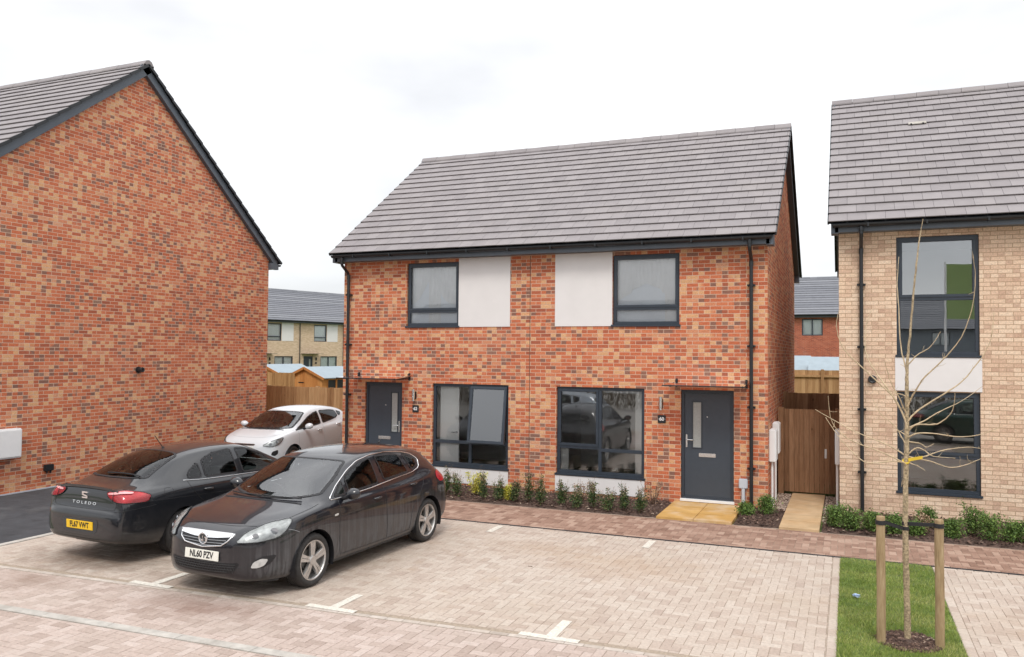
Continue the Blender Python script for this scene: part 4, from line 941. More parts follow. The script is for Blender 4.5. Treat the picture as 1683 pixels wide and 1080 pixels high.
for k in range(26):
    a = random.uniform(0, 2*pi); r_ = random.uniform(.0, .05); b.face([(3.10+random.uniform(-.05, .05), -5.38+random.uniform(-.035, .035), random.uniform(.035, .07)) for _ in range(3)])
tag(b.build('litter', MT['tissue']), 'crumpled pale blue wrapper lying on the grass strip', 'litter')
b = MB(); b.tube([(0, 0, .006), (.03, .01, .006), (.06, .0, .006)], .004, 5); b.xf(Matrix.Translation((-.98, -5.6, 0))); tag(b.build('twig', MT['stem']), 'tiny dark twig lying on the empty bay paving', 'twig')

# ------------------------------------------------------------------ stakes, straps, sapling
def stake(x, y, h, lab, r=.042):
    mb = MB(); mb.tube([(x, y, -.05), (x+.004, y, h*.4), (x, y+.004, h*.8), (x+.002, y, h-.012), (x+.002, y, h)], [r*1.04, r, r, r*.98, r*.90], 18, 0, .5)
    return tag(mb.build('tree_stake', MT['post'], smooth=False), lab, 'stake', 'stakes holding the young tree')
s1 = stake(3.315, -6.84, 1.265, 'round timber stake left of the young tree'); s2 = stake(3.845, -6.77, 1.265, 'round timber stake right of the young tree')
Rr, Uu = Vector(r2), Vector(u2)
def pix(u, v, y):      # point of the plane Y=y that lies in the direction of photo pixel (u, v)
    d = fw*1326.03461+Rr*(u-841.5)+Uu*(540-v); t = (y-CAM.y)/d.y; return CAM+d*t
T = empty('young_tree', (TX, TY, 0), 0, 'bare young tree with thin pale branches between two stakes on the grass strip', 'tree')
trunk = [(1492, 1062), (1491, 1000), (1489, 930), (1488, 860), (1488.5, 800), (1490, 745), (1490.5, 700), (1490.5, 650), (1490.5, 620), (1491, 600), (1493, 575), (1497, 536), (1501, 484), (1505.4, 443), (1510, 401.5), (1513, 383), (1517, 360)]
tr = [.033, .030, .028, .0262, .0245, .0232, .0215, .019, .0165, .0145, .0115, .0105, .0095, .0085, .0068, .0045, .0026]
P = [pix(u, v, TY+.01*math.sin(i*1.3)) for i, (u, v) in enumerate(trunk)]
def dense(P, rs, m_=5, jit=.0):
    o = []; q = []
    for i in range(len(P)-1):
        p0 = P[max(i-1, 0)]; p1 = P[i]; p2 = P[i+1]; p3 = P[min(i+2, len(P)-1)]
        for k in range(m_):
            t = k/m_; v = .5*((2*p1)+(-p0+p2)*t+(2*p0-5*p1+4*p2-p3)*t*t+(-p0+3*p1-3*p2+p3)*t**3)
            o.append(v+Vector((random.gauss(0, jit), random.gauss(0, jit), 0))); q.append((rs[i]*(1-t)+rs[i+1]*t)*random.uniform(.93, 1.08))
    o.append(P[-1]); q.append(rs[-1]); return o, q
b = MB(); o_, q_ = dense(P, tr, 6, .0012); b.tube(o_, q_, 12)
b.build('trunk', MT['bark'], T, smooth=True)
br = [
 [(1491, 622), (1487, 598), (1480, 567), (1477, 505), (1475, 464), (1477.4, 422)],
 [(1492, 600), (1508.5, 583), (1529, 570), (1546, 545)],
 [(1491, 670), (1498, 653), (1506, 640), (1518, 622), (1543, 598), (1563, 577), (1584, 547), (1599, 500), (1603, 451), (1598.7, 418)],
 [(1491, 694), (1507, 676), (1545.5, 651), (1579, 629), (1604, 600), (1618, 580), (1630, 552), (1634, 513)],
 [(1493, 703), (1518, 692), (1545.5, 676), (1579, 660), (1615, 635)],
 [(1493, 708), (1507, 698), (1540, 697), (1562, 680.6), (1568, 664), (1569.4, 646)],
 [(1493, 719), (1507, 712.5), (1534, 712.5), (1576, 718), (1612, 714), (1645.5, 701)],
 [(1494, 726), (1512, 729), (1523, 735), (1535, 729)],
 [(1491, 755.5), (1520.5, 750), (1551, 740), (1590, 735), (1612, 737.5)],
 [(1493, 746), (1507, 736), (1520, 741), (1534, 750), (1570.5, 753)],
 [(1492, 750), (1507, 754), (1529, 758), (1559, 768), (1584, 765), (1612, 754)],
 [(1492, 757), (1495.5, 761), (1508, 766), (1520.5, 773.6)],
 [(1490, 700), (1486, 686), (1470.5, 655.6), (1443, 628), (1418, 605), (1392, 580), (1379, 557), (1375, 531), (1379, 510)],
 [(1490, 694), (1484, 680.6), (1468, 652), (1451, 628), (1440, 612), (1425.6, 588), (1422, 559.6), (1425.6, 526), (1434, 508)],
 [(1490, 680), (1484, 669), (1479, 655.6), (1465, 630.6), (1457, 605), (1454, 593)],
 [(1490, 732), (1484, 722), (1470.5, 700), (1445.6, 678), (1432, 650)],
 [(1490, 752), (1484, 746), (1457, 730.6), (1409, 711), (1373, 692), (1340, 673)],
 [(1490, 766), (1484, 760), (1451, 744), (1395.6, 722), (1368, 694), (1361, 651)],
 [(1489, 762), (1470.5, 758), (1437, 761), (1415, 755.6), (1382, 722), (1357, 686)],
 [(1491, 655), (1486, 650), (1473, 646), (1459, 642)],
 [(1490, 778), (1484, 790), (1481, 800)],
 [(1490, 716), (1476, 708), (1470, 712)]]
b = MB(); bi = 0
for L_ in br:
    bi += 1; k = len(L_); side = (random.random()-.5)*1.5; n_ = k-1
    ys = [TY+side*(((i)/n_)**1.2)*.045*math.hypot(L_[-1][0]-L_[0][0], L_[-1][1]-L_[0][1])/10 for i in range(k)]
    Pp = [pix(u, v, y) for (u, v), y in zip(L_, ys)]; r0 = .0048+.0006*min(k, 8); rs = [r0*(1-.72*i/n_) for i in range(k)]
    o_, q_ = dense(Pp, rs, 5, .0016); b.tube(o_, q_, 6)
    for i in range(4, len(o_)-1, 3):      # buds and spurs
        if random.random() < .35:
            tw = o_[i]; dd_ = Vector((random.gauss(0, 1), random.gauss(0, .8), random.gauss(.7, .6))).normalized(); pp = [tw]; ln_ = random.uniform(.03, .13)
            for q3 in range(3): dd_ = (dd_+Vector((random.gauss(0, .3), random.gauss(0, .3), .22))).normalized(); pp.append(pp[-1]+dd_*ln_/3)
            b.tube(pp, [.0022, .0018, .0014, .0008], 4)
        if random.random() < .6:
            d = Vector((random.gauss(0, 1), random.gauss(0, 1), random.gauss(.4, 1))).normalized()*random.choice([.012, .016, .02, .06]); b.tube([o_[i], o_[i]+d*.6+Vector((0, 0, .002)), o_[i]+d], [.0028, .0026, .0012], 4)
for i in range(14, len(o_)): pass
b.build('branches', MT['twig'], T, smooth=True)
b = MB(); c = pix(1489, 758, TY); b.tube([c+Vector((.029*math.cos(a), .029*math.sin(a), .02*math.sin(a))) for a in np.linspace(0, 2*pi, 13)[:-1]], .009, 6, closed=True)
a0 = c+Vector((.02, -.03, .0)); b.mesh([a0+Vector((0, 0, .0)), a0+Vector((.13, .0, .035)), a0+Vector((.13, .0, .065)), a0+Vector((0, 0, .035)), a0+Vector((0, .003, .0)), a0+Vector((.13, .003, .035)), a0+Vector((.13, .003, .065)), a0+Vector((0, .003, .035))], [(0, 1, 2, 3), (7, 6, 5, 4), (0, 4, 5, 1), (2, 6, 7, 3), (1, 5, 6, 2)])
tag(b.build('plastic_tag', MT['yellow']), 'bright yellow plastic tag tied round the thin trunk', 'tag')
for (sx, sy, dz, lab) in ((3.315, -6.84, 0, 'black rubber strap from the left stake to the trunk'), (3.845, -6.77, .0, 'black rubber strap from the trunk to the right stake')):
    b = MB(); zt = 1.205; c = Vector((sx, sy, zt)); tp = pix(1488, 868 if sx < TX else 860, TY)
    def ring(cc, rr, hh): 
        n = 20; vs = []
        for i in range(n):
            a = 2*pi*i/n
            for zz in (-hh/2, hh/2): vs.append(cc+Vector((rr*math.cos(a), rr*math.sin(a), zz)))
            for zz in (-hh/2, hh/2): vs.append(cc+Vector(((rr+.004)*math.cos(a), (rr+.004)*math.sin(a), zz)))
        f = []
        for i in range(n):
            j = (i+1) % n; f += [(4*i+2, 4*j+2, 4*j+3, 4*i+3), (4*i, 4*i+1, 4*j+1, 4*j), (4*i+1, 4*i+3, 4*j+3, 4*j+1), (4*i, 4*j, 4*j+2, 4*i+2)]
        b.mesh(vs, f)
    ring(c, .044, .042); ring(tp, .031, .036)
    dr = (tp-c); dr.z = 0; dr.normalize()
    b.beam(c+dr*.044+Vector((0, -.018, 0)), tp-dr*.03+Vector((0, -.018, 0)), .006, .032); b.beam(c+dr*.05+Vector((0, .012, -.003)), tp-dr*.03+Vector((0, .012, 0)), .006, .032)
    b.disc(c+Vector((-.012, -.046, 0)), (0, -1, 0), .006, 8, 0, .003)
    tag(b.build('tree_strap', MT['strap']), lab, 'strap', 'straps tying the young tree')

# ------------------------------------------------------------------ cars
def paint_mat(name, col, dust=.35, dustcol=(.20, .185, .17), metal=.25, rough=.32, streak=True, flake=.0):
    m, n, b = newmat(name); lk = n.links.new
    t = N(n, 'ShaderNodeTexCoord'); sp = N(n, 'ShaderNodeSeparateXYZ'); lk(t.outputs['Object'], sp.inputs[0])
    zr = N(n, 'ShaderNodeMapRange'); zr.inputs[1].default_value = .86; zr.inputs[2].default_value = .40; lk(sp.outputs['Z'], zr.inputs[0])
    mp_ = N(n, 'ShaderNodeMapping'); mp_.inputs['Scale'].default_value = (26, 26, 1.1); lk(t.outputs['Object'], mp_.inputs[0])
    z1 = N(n, 'ShaderNodeTexNoise', Scale=1.0, Detail=4.0); lk(mp_.outputs[0], z1.inputs['Vector'])
    z2 = N(n, 'ShaderNodeTexNoise', Scale=3.2, Detail=6.0, Roughness=.6); lk(t.outputs['Object'], z2.inputs['Vector'])
    r1 = ramp(n, [(.44, (.22,)*3), (.56, (1,)*3)]); lk((z1 if streak else z2).outputs[0], r1.inputs[0])
    r2_ = ramp(n, [(.35, (.5,)*3), (.7, (1,)*3)]); lk(z2.outputs[0], r2_.inputs[0])
    a = N(n, 'ShaderNodeMath', operation='MULTIPLY'); lk(r1.outputs[0], a.inputs[0]); lk(zr.outputs[0], a.inputs[1])
    ns = N(n, 'ShaderNodeSeparateXYZ'); lk(t.outputs['Normal'], ns.inputs[0]); na = N(n, 'ShaderNodeMath', operation='ABSOLUTE'); lk(ns.outputs['Y'], na.inputs[0])
    nr = ramp(n, [(.6, (.12,)*3), (.9, (1,)*3)]); lk(na.outputs[0], nr.inputs[0]); c0 = N(n, 'ShaderNodeMath', operation='MULTIPLY'); lk(r2_.outputs[0], c0.inputs[0]); lk(nr.outputs[0], c0.inputs[1])
    c = N(n, 'ShaderNodeMath', operation='MULTIPLY'); lk(a.outputs[0], c.inputs[0]); lk(c0.outputs[0], c.inputs[1])
    d = N(n, 'ShaderNodeMath', operation='MULTIPLY_ADD'); d.inputs[1].default_value = dust; d.inputs[2].default_value = dust*.02; lk(c.outputs[0], d.inputs[0])
    x = mix(n); lk(d.outputs[0], x.inputs[0]); x.inputs[6].default_value = (*col, 1); x.inputs[7].default_value = (*dustcol, 1)
    lk(x.outputs[2], b.inputs['Base Color'])
    rr = N(n, 'ShaderNodeMath', operation='MULTIPLY_ADD'); rr.inputs[1].default_value = .8; rr.inputs[2].default_value = rough; lk(d.outputs[0], rr.inputs[0]); lk(rr.outputs[0], b.inputs['Roughness'])
    b.inputs['Metallic'].default_value = metal
    cw = N(n, 'ShaderNodeMath', operation='MULTIPLY_ADD'); cw.inputs[1].default_value = -1.6; cw.inputs[2].default_value = 1.0; cw.use_clamp = True; lk(d.outputs[0], cw.inputs[0]); lk(cw.outputs[0], b.inputs['Coat Weight'])
    b.inputs['Coat Roughness'].default_value = .03; b.inputs['Coat IOR'].default_value = 1.58; b.inputs['Specular IOR Level'].default_value = .2
    return m
MT['p_black'] = paint_mat('black_car_paint', (.0055, .006, .010), .60, (.20, .197, .20), metal=0, rough=.3)
MT['p_dark'] = paint_mat('charcoal_car_paint', (.010, .011, .014), .07, metal=0, rough=.3, streak=False)
MT['p_white'] = paint_mat('pale_silver_paint', (.66, .69, .72), .15, (.40, .36, .33), metal=.05, rough=.35, streak=False)
MT['p_blue'] = paint_mat('pale_blue_paint', (.42, .47, .52), .1, streak=False)
MT['p_green'] = paint_mat('dark_green_paint', (.012, .06, .045), .1, streak=False)
MT['rubber'] = plain('tyre_rubber', (.030, .028, .027), .8, .25, 18, .4, 120)
MT['alloy'] = plain('alloy_rim', (.56, .55, .54), .36, .10, 12, metal=.85)
MT['disc'] = plain('brake_disc', (.16, .15, .14), .5, .2, 20, metal=.6)
MT['cglass'] = glass('car_glass', (.66, .78, .73), 1.5)
MT['cglass_d'] = glass('car_glass_tinted', (.42, .50, .47), 1.5)
MT['cwind'] = glass('windscreen_glass', (.86, .92, .89), 2.1)
MT['seat'] = plain('seat_fabric', (.030, .029, .030), .9, .2, 12)
MT['trim'] = plain('cabin_trim', (.045, .045, .046), .7, .1, 8)
MT['trimch'] = plain('chrome_trim', (.86, .86, .87), .14, .03, 8, metal=1.0)
MT['satin'] = plain('grey_trim', (.30, .31, .33), .4, .05, 8)
MT['grille'] = plain('grille_black', (.010, .010, .012), .5, .1, 8)
MT['lens'] = glass('headlamp_lens', (.92, .93, .93), 1.5)
MT['lens2'] = glass('tail_lens', (.95, .80, .80), 1.35)
MT['refl'] = plain('lamp_reflector', (.52, .53, .52), .25, .30, 16, metal=.3)
MT['red'] = plain('tail_lamp_red', (.50, .012, .020), .16, .2, 9, coat=1.0)
MT['redb'] = plain('tail_lamp_bright', (.72, .30, .30), .2, .2, 22, coat=1.0)
MT['platey'] = plain('yellow_plate', (.80, .50, .015), .4, .03, 5)
MT['platew'] = plain('white_plate', (.76, .75, .68), .4, .03, 5)
MT['ink'] = plain('plate_letters', (.01, .01, .012), .5, .02, 5)

def catmull(pts, m_=4):
    o = []
    for i in range(len(pts)-1):
        p0 = pts[max(i-1, 0)]; p1 = pts[i]; p2 = pts[i+1]; p3 = pts[min(i+2, len(pts)-1)]
        for k in range(m_):
            t = k/m_; o.append(.5*((2*p1)+(-p0+p2)*t+(2*p0-5*p1+4*p2-p3)*t*t+(-p0+3*p1-3*p2+p3)*t**3))
    o.append(pts[-1]); return o
class Car:
    def __init__(s, name, L_, st, wheels, R_, hwid, paint, loc, th, label, archR, cat='car', group='parked cars'):
        s.L = L_; s.paint = paint; s.R = R_; s.wheels = wheels; s.hw = hwid
        s.root = empty(name, (*loc, 0), th, label, cat, group); s.bm = s.cage(st); s.archR = archR
        s.bm.faces.ensure_lookup_table(); s.bvh = BVHTree.FromBMesh(s.bm)
    def X(s, x): return s.L/2-x
    def cage(s, st):
        rings = []
        for (x, zb, w_, zmid, zsh, yb, zbelt, yr, zr, zt) in st:
            h = [(0, zb), (.55*w_, zb), (.84*w_, zb+.004), (.965*w_, zb+.06), (.992*w_, (zb+.06)*.45+zmid*.55), (w_, zmid), (.985*w_, zsh), ((yb+.985*w_)/2+.004, (zsh*.35+zbelt*.65)), (yb, zbelt), ((yb*.55+yr*.45)+.012, zbelt*.52+zr*.48), (yr, zr), (yr*.88, zr+(zt-zr)*.42), (yr*.5, zr+(zt-zr)*.86), (0, zt)]
            full = [(-y, z) for y, z in h[1:-1]][::-1]
            ring = h+full
            rings.append([Vector((s.X(x), y, z)) for y, z in ring])
        bm = bmesh.new(); V = [[bm.verts.new(p) for p in r_] for r_ in rings]; n = len(V[0])
        for i in range(len(V)-1):
            for j in range(n): bm.faces.new((V[i][j], V[i][(j+1) % n], V[i+1][(j+1) % n], V[i+1][j]))
        # end caps: strips between mirrored points
        for r_ in (V[0], V[-1]):
            k = n//2
            for j in range(k):
                a, b_, c, d = r_[j], r_[j+1], r_[(n-j-1) % n], r_[(n-j) % n]
                q = []
                for v in (a, b_, c, d):
                    if v not in q: q.append(v)
                if len(q) >= 3: bm.faces.new(q)
        bmesh.ops.recalc_face_normals(bm, faces=bm.faces)
        me = bpy.data.meshes.new('tmp'); bm.to_mesh(me); bm.free(); ob = bpy.data.objects.new('tmp', me); COL.objects.link(ob)
        md = ob.modifiers.new('s', 'SUBSURF'); md.levels = 3
        dg = bpy.context.evaluated_depsgraph_get(); me2 = bpy.data.meshes.new_from_object(ob.evaluated_get(dg))
        bm = bmesh.new(); bm.from_mesh(me2); bpy.data.objects.remove(ob); bpy.data.meshes.remove(me); bpy.data.meshes.remove(me2)
        return bm
    # pts: list of (x_from_front, y, z); d: ray direction in local axes (x forward)
    def frame(s, pts, d):
        d = Vector(d).normalized(); u = d.cross(Vector((0, 0, 1)))
        if u.length < .2: u = Vector((0, 1, 0))
        u.normalize(); v = u.cross(d); P = [Vector((s.X(p[0]), p[1], p[2])) for p in pts]; c = sum(P, Vector())/len(P)
        return d, u, v, P, c
    def hit(s, p, d, off):
        o = p-d*1.5; h, n_, i, dist = s.bvh.ray_cast(o, d)
        if h is None or dist > 3.0: h, n_, i, _ = s.bvh.find_nearest(p)
        if n_.dot(d) > 0: n_ = -n_
        return h+n_*off
    def patch(s, pts, d, off=.004, step=.05, smooth=2, mirror=False, name=None, mat=None, parent=None, cut=None, trim=None, closed=True, frit=None):
        pts2 = [(p[0], -p[1], p[2]) for p in pts] if mirror else pts; d2 = (d[0], -d[1], d[2]) if mirror else d
        dd, u, v, P, c = s.frame(pts2, d2)
        Q = [((p-c).dot(u), (p-c).dot(v)) for p in P]
        for _ in range(smooth):
            N_ = []
            for i in range(len(Q)):
                a, b_ = Q[i], Q[(i+1) % len(Q)]; e_ = .22 if _ else min(.18, .035/(math.hypot(b_[0]-a[0], b_[1]-a[1])+1e-9)) if smooth == 1 else .22; N_ += [(a[0]*(1-e_)+b_[0]*e_, a[1]*(1-e_)+b_[1]*e_), (a[0]*e_+b_[0]*(1-e_), a[1]*e_+b_[1]*(1-e_))]
            Q = N_
        B = []
        for i in range(len(Q)):
            a, b_ = Q[i], Q[(i+1) % len(Q)]; l = math.hypot(b_[0]-a[0], b_[1]-a[1]); k = max(1, int(l/step))
            B += [(a[0]+(b_[0]-a[0])*j/k, a[1]+(b_[1]-a[1])*j/k) for j in range(k)]
        nb = len(B); A_ = np.array(B)
        def inside(x, y):
            c_ = False; j = nb-1
            for i in range(nb):
                if ((A_[i, 1] > y) != (A_[j, 1] > y)) and (x < (A_[j, 0]-A_[i, 0])*(y-A_[i, 1])/(A_[j, 1]-A_[i, 1]+1e-12)+A_[i, 0]): c_ = not c_
                j = i
            return c_
        def dist(x, y): return math.sqrt(((A_-np.array([x, y]))**2).sum(1).min())
        if mat is not None:
            V = [Vector(q) for q in B]; x0, y0 = A_.min(0); x1, y1 = A_.max(0); y = y0+step/2
            while y < y1:
                x = x0+step/2
                while x < x1:
                    if inside(x, y) and dist(x, y) > step*.45: V.append(Vector((x, y)))
                    x += step
                y += step
            vo, eo, fo, *_r = delaunay_2d_cdt(V, [(i, (i+1) % nb) for i in range(nb)], [list(range(nb))], 1, 1e-6)
            W_ = [s.hit(c+u*q.x+v*q.y, dd, off) for q in vo]
            mb = MB(); mb.mesh(W_, [tuple(f) if True else f for f in fo])
            # orient towards -dd
            f0 = fo[0]; nn = (W_[f0[1]]-W_[f0[0]]).cross(W_[f0[2]]-W_[f0[0]])
            if nn.dot(dd) > 0: mb.f = [f[::-1] for f in mb.f]
            ob = mb.build(name, mat, parent or s.root, world=False, smooth=True)
        else: ob = None
        if frit:
            ar = sum(B[i][0]*B[(i+1) % nb][1]-B[(i+1) % nb][0]*B[i][1] for i in range(nb)); sg = 1 if ar > 0 else -1; I_ = []
            for i in range(nb):
                ex, ey = B[(i+1) % nb][0]-B[i-1][0], B[(i+1) % nb][1]-B[i-1][1]; l = math.hypot(ex, ey)+1e-9; I_.append((B[i][0]-sg*ey/l*frit, B[i][1]+sg*ex/l*frit))
            Wo = [s.hit(c+u*q[0]+v*q[1], dd, off+.0015) for q in B]; Wi = [s.hit(c+u*q[0]+v*q[1], dd, off+.0015) for q in I_]
            mb = MB(); mb.mesh(Wo+Wi, [(i, (i+1) % nb, nb+(i+1) % nb, nb+i) for i in range(nb)]); mb.build('window_seal', MT['grille'], ob, world=False, smooth=True)
        if cut is not None: s.cuts.append((dd, u, v, c, A_, inside, dist, cut))
        if trim: 
            tr_r, tr_m, tr_n = trim
            W_ = [s.hit(c+u*q[0]+v*q[1], dd, off+.002) for q in B]; mb = MB(); mb.tube(W_, tr_r, 6, closed=True); mb.build(tr_n, tr_m, ob or s.root, world=False, smooth=True)
        return ob
    cuts = None
    def line(s, pts, d, r_=.0035, mat=None, name='panel_gap', mirror=False, off=.0005, parent=None, sub=6, n=5):
        pts2 = [(p[0], -p[1], p[2]) for p in pts] if mirror else pts; d2 = (d[0], -d[1], d[2]) if mirror else d
        dd, u, v, P, c = s.frame(pts2, d2); Q = catmull(P, sub); W_ = [s.hit(q, dd, off) for q in Q]
        mb = MB(); mb.tube(W_, r_, n); return mb.build(name, mat or MT['grille'], parent or s.root, world=False, smooth=True)
    def finish(s, lip=True):
        bm = s.bm; kill = []
        wc = [(s.X(x), s.R) for x in s.wheels]
        for f in bm.faces:
            c = f.calc_center_median()
            if abs(c.y) > .50:
                if any(math.hypot(c.x-wx, c.z-wz) < s.archR for wx, wz in wc): kill.append(f); continue
            for (dd, u, v, c0, A_, ins, dist, shr) in s.cuts:
                if f.normal.dot(dd) > -.15: continue
                if abs(dd.y) > .8 and c.y*dd.y > 0: continue
                q = c-c0; x, y = q.dot(u), q.dot(v)
                if ins(x, y) and dist(x, y) > shr: kill.append(f); break
        bmesh.ops.delete(bm, geom=kill, context='FACES')
        for v in bm.verts:
            if v.is_boundary and abs(v.co.y) > .52:
                for wx, wz in wc:
                    r_ = math.hypot(v.co.x-wx, v.co.z-wz)
                    if abs(r_-s.archR) < .055 and r_ > .01:
                        k = s.archR/r_; v.co.x = wx+(v.co.x-wx)*k; v.co.z = wz+(v.co.z-wz)*k
        me = bpy.data.meshes.new('body'); bm.to_mesh(me); me.materials.append(s.paint)
        me.polygons.foreach_set('use_smooth', [True]*len(me.polygons)); o = bpy.data.objects.new('body', me); COL.objects.link(o); o.parent = s.root
        # wheelhouse liners, lips
        for wx, wz in wc:
            for sy in (-1, 1):
                mb = MB(); n = 20; V = []
                for i in range(n+1):
                    a = -.35+(pi+.7)*i/n; cx, cz = wx+s.archR*math.cos(a)*1.0, wz+s.archR*math.sin(a)
                    V += [(cx, sy*(s.hw-.012), cz), (cx, sy*.48, cz)]
                mb.mesh(V, [(2*i, 2*i+1, 2*i+3, 2*i+2) for i in range(n)])
                k = len(V); mb.mesh([(wx, sy*.48, wz)]+[(wx+s.archR*math.cos(-.35+(pi+.7)*i/n), sy*.48, wz+s.archR*math.sin(-.35+(pi+.7)*i/n)) for i in range(n+1)], [(0, i+1, i+2) for i in range(n)])
                mb.build('wheel_arch', MT['grille'], s.root, world=False)
        return o
    def wheel(s, x, sy, spokes=5, style='split', w_=.215, tyre_h=.105, track=.0):
        wx = s.X(x); yo = sy*(s.hw-.035+track); R_ = s.R
        W_ = empty('wheel', (0, 0, 0)); W_.parent = s.root; W_.location = (wx, yo, R_)
        def lathe(prof, n=44, flute=None):
            mb = MB(); k = len(prof); V = []
            for i in range(n):
                a = 2*pi*i/n
                for (r_, y) in prof: V.append((r_*math.cos(a), sy*y, r_*math.sin(a)))
            F = [(i*k+j, i*k+j+1, ((i+1) % n)*k+j+1, ((i+1) % n)*k+j) for i in range(n) for j in range(k-1)]
            mb.mesh(V, F if sy < 0 else [f[::-1] for f in F]); return mb
        ri = R_-tyre_h
        pr = [(ri, -.012), (ri+.012, .002), (ri+.045, .012), (R_-.030, .006), (R_-.010, -.012), (R_-.002, -.030)]
        for gk in range(4):
            y = -.045-gk*.038; pr += [(R_, y), (R_, y-.016), (R_-.009, y-.019), (R_-.009, y-.025)]
        pr += [(R_, -w_+.03), (R_-.012, -w_+.01), (ri+.03, -w_), (ri, -w_+.02)]
        lathe(pr, 56).build('tyre', MT['rubber'], W_, world=False, smooth=True)
        mb = lathe([(ri+.002, -.010), (ri+.004, -.001), (ri-.008, .000), (ri-.016, -.012), (ri-.022, -.05), (ri-.03, -.16)])
        kk = spokes
        for i in range(kk):
            a = 2*pi*i/kk+pi/2
            segs = [(0,)] if style == 'plain' else [(-1,), (1,)]
            for (q,) in segs:
                def P_(r_, t_, y): 
                    return (r_*math.cos(a)-t_*math.sin(a), sy*y, r_*math.sin(a)+t_*math.cos(a))
                r0, r1 = .045, ri-.008; h0, h1 = (.026, .036) if style == 'plain' else (.012, .018); o0, o1 = (q*.014, q*(.014+.028)) if style != 'plain' else (0, 0)
                if style == 'wide': h0, h1, o0, o1 = .016, .024, q*.015, q*.026
                vs = [P_(r0, o0-h0, -.012), P_(r0, o0+h0, -.012), P_(r1, o1+h1, -.010), P_(r1, o1-h1, -.010), P_(r0, o0-h0, -.05), P_(r0, o0+h0, -.05), P_(r1, o1+h1, -.035), P_(r1, o1-h1, -.035),
                      P_((r0+r1)/2, (o0+o1)/2-(h0+h1)/2*.8, -.004), P_((r0+r1)/2, (o0+o1)/2+(h0+h1)/2*.8, -.004)]
                mb.mesh(vs, [(0, 1, 9, 8), (8, 9, 2, 3), (1, 5, 6, 2, 9), (4, 0, 8, 3, 7), (3, 2, 6, 7)])
        mb.tube([(0, sy*-.05, 0), (0, sy*-.004, 0), (0, sy*.0, 0)], [.062, .058, .05], 20)
        mb.build('rim', MT['alloy'], W_, world=False, recalc=False)
        mb = MB(); mb.tube([(0, sy*-.07, 0), (0, sy*-.075, 0)], .14, 28); mb.tube([(0, sy*-.085, 0), (0, sy*-.10, 0)], ri-.02, 28); mb.build('brake_disc', MT['disc'], W_, world=False)
        for i in range(5):
            pass
        return W_
    def wheels4(s, **k):
        for x in s.wheels:
            for sy in (-1, 1): s.wheel(x, sy, **k)
    def mirror_(s, x, y, z, mat, sy, sz=1.0):
        mb = MB(); bm = bmesh.new(); bmesh.ops.create_uvsphere(bm, u_segments=16, v_segments=10, radius=1)
        for v in bm.verts:
            q = v.co.copy(); fx = q.x*.085*sz; 
            if q.x < 0: fx = q.x*.03*sz
            v.co = Vector((s.X(x)+fx, sy*(y+q.y*.115*sz*(1-.15*q.x)), z+q.z*.075*sz+.01*q.y))
        bm.verts.index_update(); mb.mesh([v.co[:] for v in bm.verts], [[v.index for v in f.verts] for f in bm.faces]); bm.free()
        o = mb.build('door_mirror', mat, s.root, world=False, smooth=True)
        mb = MB(); mb.tube([(s.X(x)+.0, sy*(y-.22), z-.085), (s.X(x)+.01, sy*(y-.10), z-.055), (s.X(x), sy*(y-.03), z-.03)], [.03, .026, .03], 8); mb.build('mirror_arm', MT['grille'], o, world=False, smooth=True)
        mb = MB(); mb.tube([(s.X(x)-.031*sz, sy*y, z), (s.X(x)-.033*sz, sy*y, z)], .06*sz, 16); mb.build('mirror_glass', MT['trimch'], o, world=False)
    def handle(s, x, z, y, sy, mat, ln=.19):
        mb = MB(); p0 = s.hit(Vector((s.X(x-ln/2), sy*y, z)), Vector((0, -sy, 0)), 0); p1 = s.hit(Vector((s.X(x+ln/2), sy*y, z+.008)), Vector((0, -sy, 0)), 0); m_ = (p0+p1)/2+Vector((0, sy*.034, 0))
        mb.tube([p0, p0.lerp(m_, .5)+Vector((0, sy*.014, 0)), m_, p1.lerp(m_, .5)+Vector((0, sy*.014, 0)), p1], [.009, .014, .015, .014, .009], 8); return mb.build('door_handle', mat, s.root, world=False, smooth=True)
    def cabin(s, xs_, dash_x, zt_, wheel_side=-1, floor=.35, halfw=.66):
        mb = MB(); mb.box(s.X(dash_x[0]), s.X(dash_x[1]), -halfw, halfw, .60, zt_); mb.box(s.X(dash_x[1]), s.X(xs_[-1]+.6), -halfw, halfw, floor-.05, floor+.05); mb.build('dashboard', MT['trim'], s.root, world=False)
        for k, x in enumerate(xs_):
            for sy in ((-1, 1) if k == 0 else (-1, 0, 1)):
                yc = sy*.36; X_ = s.X(x); mb = MB()
                hw_ = .24 if k == 0 else .21
                mb.bev(X_-.02, X_+.46, yc-hw_, yc+hw_, floor, floor+.17, .03)
                m2 = MB(); m2.bev(-.06, .06, -hw_, hw_, 0, .60, .045); m2.xf(Matrix.Translation((X_, yc, floor+.12)) @ Matrix.Rotation(R(-16), 4, 'Y')); mb.mesh(m2.v, m2.f)
                m2 = MB(); m2.bev(-.045, .045, -.13, .13, .63, .80, .035); m2.xf(Matrix.Translation((X_, yc, floor+.12)) @ Matrix.Rotation(R(-14), 4, 'Y')); mb.mesh(m2.v, m2.f)
                mb.build('seat', MT['seat'], s.root, world=False)
        mb = MB(); c = Vector((s.X(dash_x[1]+.12), wheel_side*.36, zt_-.02)); ax = Matrix.Rotation(R(-66), 4, 'Y')
        mb.tube([c+ax @ Vector((.18*math.cos(a), .18*math.sin(a), 0)) for a in np.linspace(0, 2*pi, 29)[:-1]], .014, 8, closed=True)
        for a in (pi/2, -pi/2, pi): mb.tube([c, c+ax @ Vector((.175*math.cos(a), .175*math.sin(a), 0))], .016, 6)
        mb.tube([c-(ax @ Vector((0, 0, .02))), c+(ax @ Vector((0, 0, .03)))], .055, 12)
